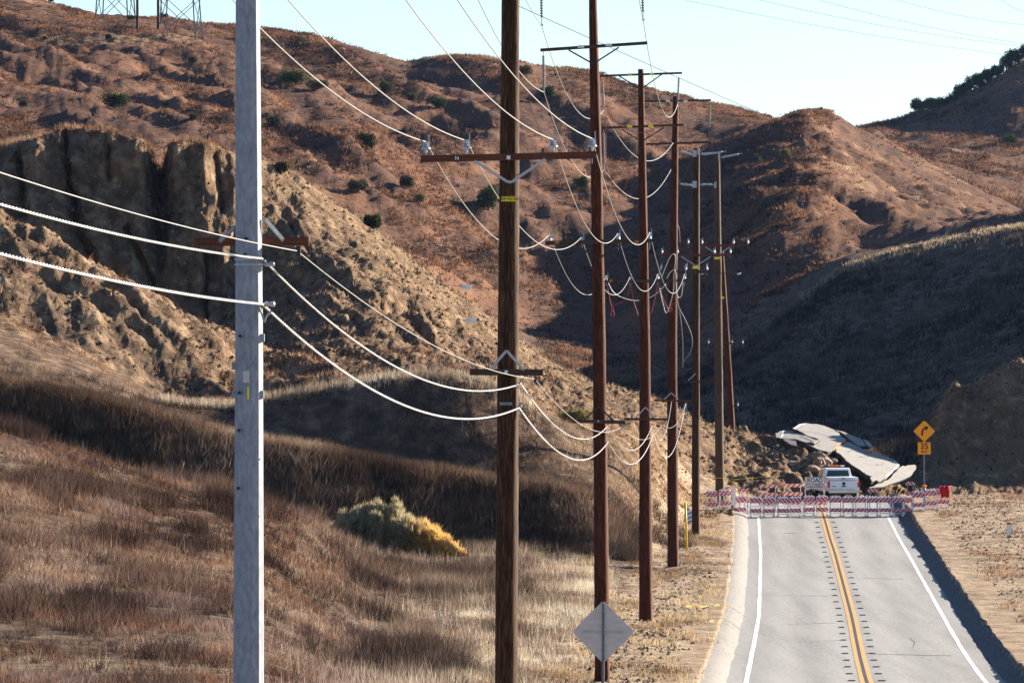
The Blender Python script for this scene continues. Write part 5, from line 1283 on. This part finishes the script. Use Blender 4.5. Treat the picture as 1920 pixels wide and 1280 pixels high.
def stems(parent, n_, h, spread, r=.03):
    mb = MB()
    for _ in range(n_):
        a = random.uniform(0, 6.28); s_ = random.uniform(.3, 1) * spread
        mb.tube([(0, 0, -.1), (math.cos(a) * s_ * .4, math.sin(a) * s_ * .4, h * .45), (math.cos(a) * s_, math.sin(a) * s_, h)], [r, r * .7, r * .3], 5)
    return mb.build('stem', M['bark'], parent)
# the big pale bush in the field
BD = 238.0
g = P(742, 1050, BD); g.z = ground_z(g.x, g.y)
bush = empty('saltbush', g, 'large pale olive bush, its sunlit side painted golden, standing in the field', 'bush')
lob = []
out = [(615, 985), (640, 962), (665, 950), (690, 940), (702, 934), (718, 950), (742, 946), (765, 962), (790, 975), (815, 992), (832, 1005), (845, 1025), (858, 1042)]
for px, row in out:
    x = (px - 742) / F * BD; top = (1049 - row) / F * BD
    for y in (-.9, -.35, .2, .8):
        hgt_ = top * (1 - .22 * abs(y)); lob.append((x * .96 + random.uniform(-.08, .08), y * random.uniform(.6, 1.2), hgt_ * random.uniform(.42, .62), random.uniform(.32, .5), random.uniform(.3, .5), hgt_ * random.uniform(.34, .5)))
V1, c1_ = leaf_cloud(lob, 48000, .10, [(.36, .255, .155), (.44, .31, .185), (.50, .345, .18), (.55, .355, .16), (.30, .22, .145)], .5, .72)
def bush_sun_tint(Vv):                                              # sunlight painted in as gold low on the right, shade as olive grey
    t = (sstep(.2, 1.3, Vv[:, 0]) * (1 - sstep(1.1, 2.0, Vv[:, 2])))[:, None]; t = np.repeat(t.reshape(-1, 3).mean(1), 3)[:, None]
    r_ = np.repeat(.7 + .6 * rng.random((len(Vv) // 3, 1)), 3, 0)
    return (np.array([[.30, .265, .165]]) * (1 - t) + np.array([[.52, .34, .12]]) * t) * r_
c1_ = bush_sun_tint(V1)
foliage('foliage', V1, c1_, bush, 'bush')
pl_ = []
for l_ in lob:                                                  # feathery upright tips
    for _ in range(26):
        a = random.uniform(0, 6.28); rr_ = math.sqrt(random.random()); x = l_[0] + math.cos(a) * rr_ * l_[3]; y = l_[1] + math.sin(a) * rr_ * l_[4]
        pl_.append((x, y, l_[2] + l_[5] * math.sqrt(max(0, 1 - rr_ * rr_)) * .95))
V2, c2_ = blades(np.array(pl_), .24, .06, .016, 10, [(.36, .265, .155), (.44, .32, .18), (.52, .36, .18)], .35)
c2_ = bush_sun_tint(V2) * 1.15
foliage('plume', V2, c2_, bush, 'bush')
stems(bush, 18, 1.2, 1.6)
# shrubs of the hills: (column, foot row, width px, height px, kind, label)
GREEN = [(.018, .035, .012), (.028, .05, .016), (.04, .065, .02), (.05, .07, .025)]
OLIVE = [(.05, .055, .028), (.075, .078, .04), (.10, .095, .05), (.06, .05, .03)]
GOLD = [(.13, .12, .05), (.19, .165, .07), (.24, .20, .085)]
SH = [(218, 212, 62, 32, GREEN, 'large dark green shrub above the slipped cliff'), (307, 204, 18, 10, GREEN, 'small green shrub right of the large dark one above the cliff'),
      (552, 168, 68, 34, GREEN, 'large dark green shrub high on the left hill beside the steel pole'), (598, 172, 46, 22, OLIVE, 'olive shrub touching the large dark one high on the left hill'),
      (204, 78, 15, 12, GREEN, 'round green shrub on the pale rock band at upper left'), (83, 78, 9, 8, GREEN, 'tiny dark shrub at the left end of the pale rock band'),
      (702, 430, 36, 30, GREEN, 'dark green shrub peeking over the edge of the slipped slope'), (515, 244, 30, 20, OLIVE, 'olive shrub just right of the steel pole on the hill'),
      (724, 180, 30, 26, OLIVE, 'olive shrub on the upper middle hill'), (771, 192, 24, 16, OLIVE, 'round olive shrub left of the first wooden pole'), (825, 206, 44, 22, GREEN, 'wide dark shrub left of the first wooden pole'),
      (688, 290, 44, 36, OLIVE, 'tall olive shrub in the middle of the left hill'), (915, 402, 56, 54, GREEN, 'tallest dark green shrub, against the first wooden pole'), (672, 378, 44, 26, OLIVE, 'spreading olive shrub above the slipped slope'),
      (765, 360, 30, 28, OLIVE, 'olive shrub in the mid slope gully'), (790, 390, 24, 20, GOLD, 'yellowish shrub in the mid slope gully'), (530, 330, 26, 24, OLIVE, 'olive shrub at the foot of the back hill near the steel pole'),
      (985, 150, 30, 24, OLIVE, 'olive shrub near the skyline right of the first wooden pole'), (1025, 190, 44, 26, GREEN, 'dark shrub on the upper slope under the high crossarm'), (1090, 370, 30, 26, GREEN, 'dark shrub left of the second wooden pole'),
      (365, 230, 18, 14, OLIVE, 'olive shrub on the hill behind the two cliff blocks'), (45, 205, 20, 14, OLIVE, 'olive shrub at the left edge of the hill'), (362, 126, 22, 12, OLIVE, 'grey olive shrub below the lattice towers'),
      (308, 26, 16, 12, GREEN, 'dark shrub on the skyline between the lattice towers'), (97, 6, 14, 10, GREEN, 'dark shrub on the skyline at far left'), (250, 26, 24, 8, GREEN, 'low dark shrub on the skyline among tower legs'),
      (1420, 312, 26, 20, OLIVE, 'olive shrub on the shaded flank of the right hill'), (1473, 305, 26, 18, GOLD, 'yellow olive shrub below the right peak'), (1540, 208, 7, 6, GREEN, 'tiny shrub on top of the right peak'),
      (1440, 415, 12, 9, GREEN, 'small dark shrub on the shaded right hill'), (1890, 275, 46, 20, GREEN, 'dark shrub on the far right hill slope'), (1080, 795, 70, 26, GOLD, 'yellow green bush under the phone wires beside the second wooden pole')]
for px, row, wp, hp_, pal, lb in SH:
    g = ground_at(px, row, 225) or ground_at(px, row + 12, 225)
    if g is None: continue
    s_ = g.y / F; w_, h_ = wp * s_ / 2, hp_ * s_
    o = empty('shrub', g, lb, 'shrub', 'shrubs on the hills')
    lob = [(random.uniform(-.6, .6) * w_, random.uniform(-.5, .5) * w_, h_ * random.uniform(.35, .62), w_ * random.uniform(.35, .55), w_ * random.uniform(.35, .5), h_ * random.uniform(.3, .45)) for _ in range(9)]
    Vv, cc = leaf_cloud(lob, int(min(2600, 500 + wp * hp_ * 1.6)), max(.10, .035 * h_ + .12), pal, .2, .45)
    foliage('foliage', Vv, cc, o); stems(o, 5, h_ * .6, w_ * .6, .05)
# the dark line of oaks along the right skyline
TR = [(1722, 218, 26, 24), (1740, 212, 24, 26), (1757, 208, 28, 22), (1776, 202, 30, 24), (1797, 190, 26, 28), (1815, 178, 28, 30), (1833, 168, 28, 24), (1850, 156, 26, 26), (1868, 146, 24, 22), (1884, 136, 26, 32), (1902, 124, 26, 30), (1922, 114, 30, 30), (1945, 106, 30, 26)]
on_ = ['first and lowest', 'second', 'third', 'fourth', 'fifth', 'sixth', 'seventh', 'eighth', 'ninth', 'tenth', 'eleventh', 'twelfth, cut by the frame edge,', 'last, just outside the frame,']
for k, (px, row, wp, hp_) in enumerate(TR):
    i = int(np.argmin(np.abs(U - px))); j = CS[22]; g = Vector((GX[j, i], GY[j, i] - 3, GZ[j, i] - .6)); s_ = g.y / F; w_, h_ = wp * s_ / 2 * 1.3, hp_ * s_ * 1.35
    o = empty('oak_tree', g, '%s dark oak from the left along the right skyline' % on_[k], 'tree', 'oaks along the right skyline')
    lob = [(random.uniform(-.55, .55) * w_, random.uniform(-.6, .6) * w_, h_ * random.uniform(.35, .75), w_ * random.uniform(.35, .55), w_ * random.uniform(.35, .55), h_ * random.uniform(.2, .32)) for _ in range(12)]
    Vv, cc = leaf_cloud(lob, 2600, .30, GREEN, .2, .35)
    foliage('crown', Vv, cc, o); mb = MB().tube([(0, 0, -.5), (.1, 0, h_ * .3), (.05, .1, h_ * .6)], [.22, .17, .1], 7)
    for q_ in range(4): a = q_ * 1.6; mb.tube([(.08, 0, h_ * .25), (math.cos(a) * w_ * .5, math.sin(a) * w_ * .5, h_ * .6)], [.1, .04], 5)
    mb.build('trunk', M['bark'], o)

# ------------------------------------------------------------------ lattice towers and H-frame on the left skyline
def tower(px, row, D, w, h, label, ry):
    x = (px - 960) / F * D; g = Vector((x, D, (640 - row) / F * D - .3))
    o = empty('lattice_tower', g, label, 'pylon', 'lattice towers on the left skyline', rz=ry)
    for sx_ in (-1, 1):
        for sy in (-1, 1): MB().beam((sx_ * w / 2, sy * w / 2, -2), (sx_ * w * .12, sy * w * .12, h), .16, .16).build('leg', M['polymer'], o)
    lv = [0, .16, .32, .48, .64, .8, 1]
    for a, b in zip(lv[:-1], lv[1:]):
        wa, wb = w / 2 * (1 - .76 * a), w / 2 * (1 - .76 * b)
        for f_ in range(4):
            R_ = Matrix.Rotation(f_ * math.pi / 2, 3, 'Z')
            MB().beam(R_ @ Vector((-wa, -wa, h * a)), R_ @ Vector((wb, -wb, h * b)), .09, .09).build('brace', M['polymer'], o)
            MB().beam(R_ @ Vector((wa, -wa, h * a)), R_ @ Vector((-wb, -wb, h * b)), .09, .09).build('brace', M['polymer'], o)
    for z, L_ in ((.72, 5), (.84, 6.5), (.96, 5)): MB().beam((-L_, 0, h * z), (L_, 0, h * z), .2, .25).build('crossarm', M['polymer'], o)
tower(216, 34, 790, 5.2, 30, 'left lattice tower rising out of the frame on the left skyline', .3)
tower(338, 58, 776, 5.6, 30, 'right lattice tower rising out of the frame beside the steel pole', .25)
g = P(278, 60, 772)
o = empty('twin_pole_frame', g, 'dark twin poles standing between the lattice towers on the skyline', 'utility pole')
for px in (258, 297): x = (px - 278) / F * 772; MB().tube([(x, 0, -2), (x - .1, 0, 14)], [.22, .15], 8).build('shaft', M['wood'], o)
MB().beam((-3.4, -.2, 11), (3.4, -.2, 11), .15, .25).build('crossarm', M['wood'], o)

# ------------------------------------------------------------------ thin morning air
hz = MB().box((900, 4700, 70), (15000, 9800, 300)).build('haze', None); hz.location = (0, 0, 0)
hm = bpy.data.materials.new('haze_air'); hm.use_nodes = True; hn = hm.node_tree.nodes; hn.clear()
pv = hn.new('ShaderNodeVolumePrincipled'); pv.inputs['Color'].default_value = (.34, .54, 1, 1); pv.inputs['Density'].default_value = 1.5e-5; pv.inputs['Anisotropy'].default_value = .2
ho = hn.new('ShaderNodeOutputMaterial'); hm.node_tree.links.new(pv.outputs[0], ho.inputs['Volume'])
hz.data.materials.clear(); hz.data.materials.append(hm)
tag(hz, 'thin bluish air over the whole valley', 'haze', kind='stuff')
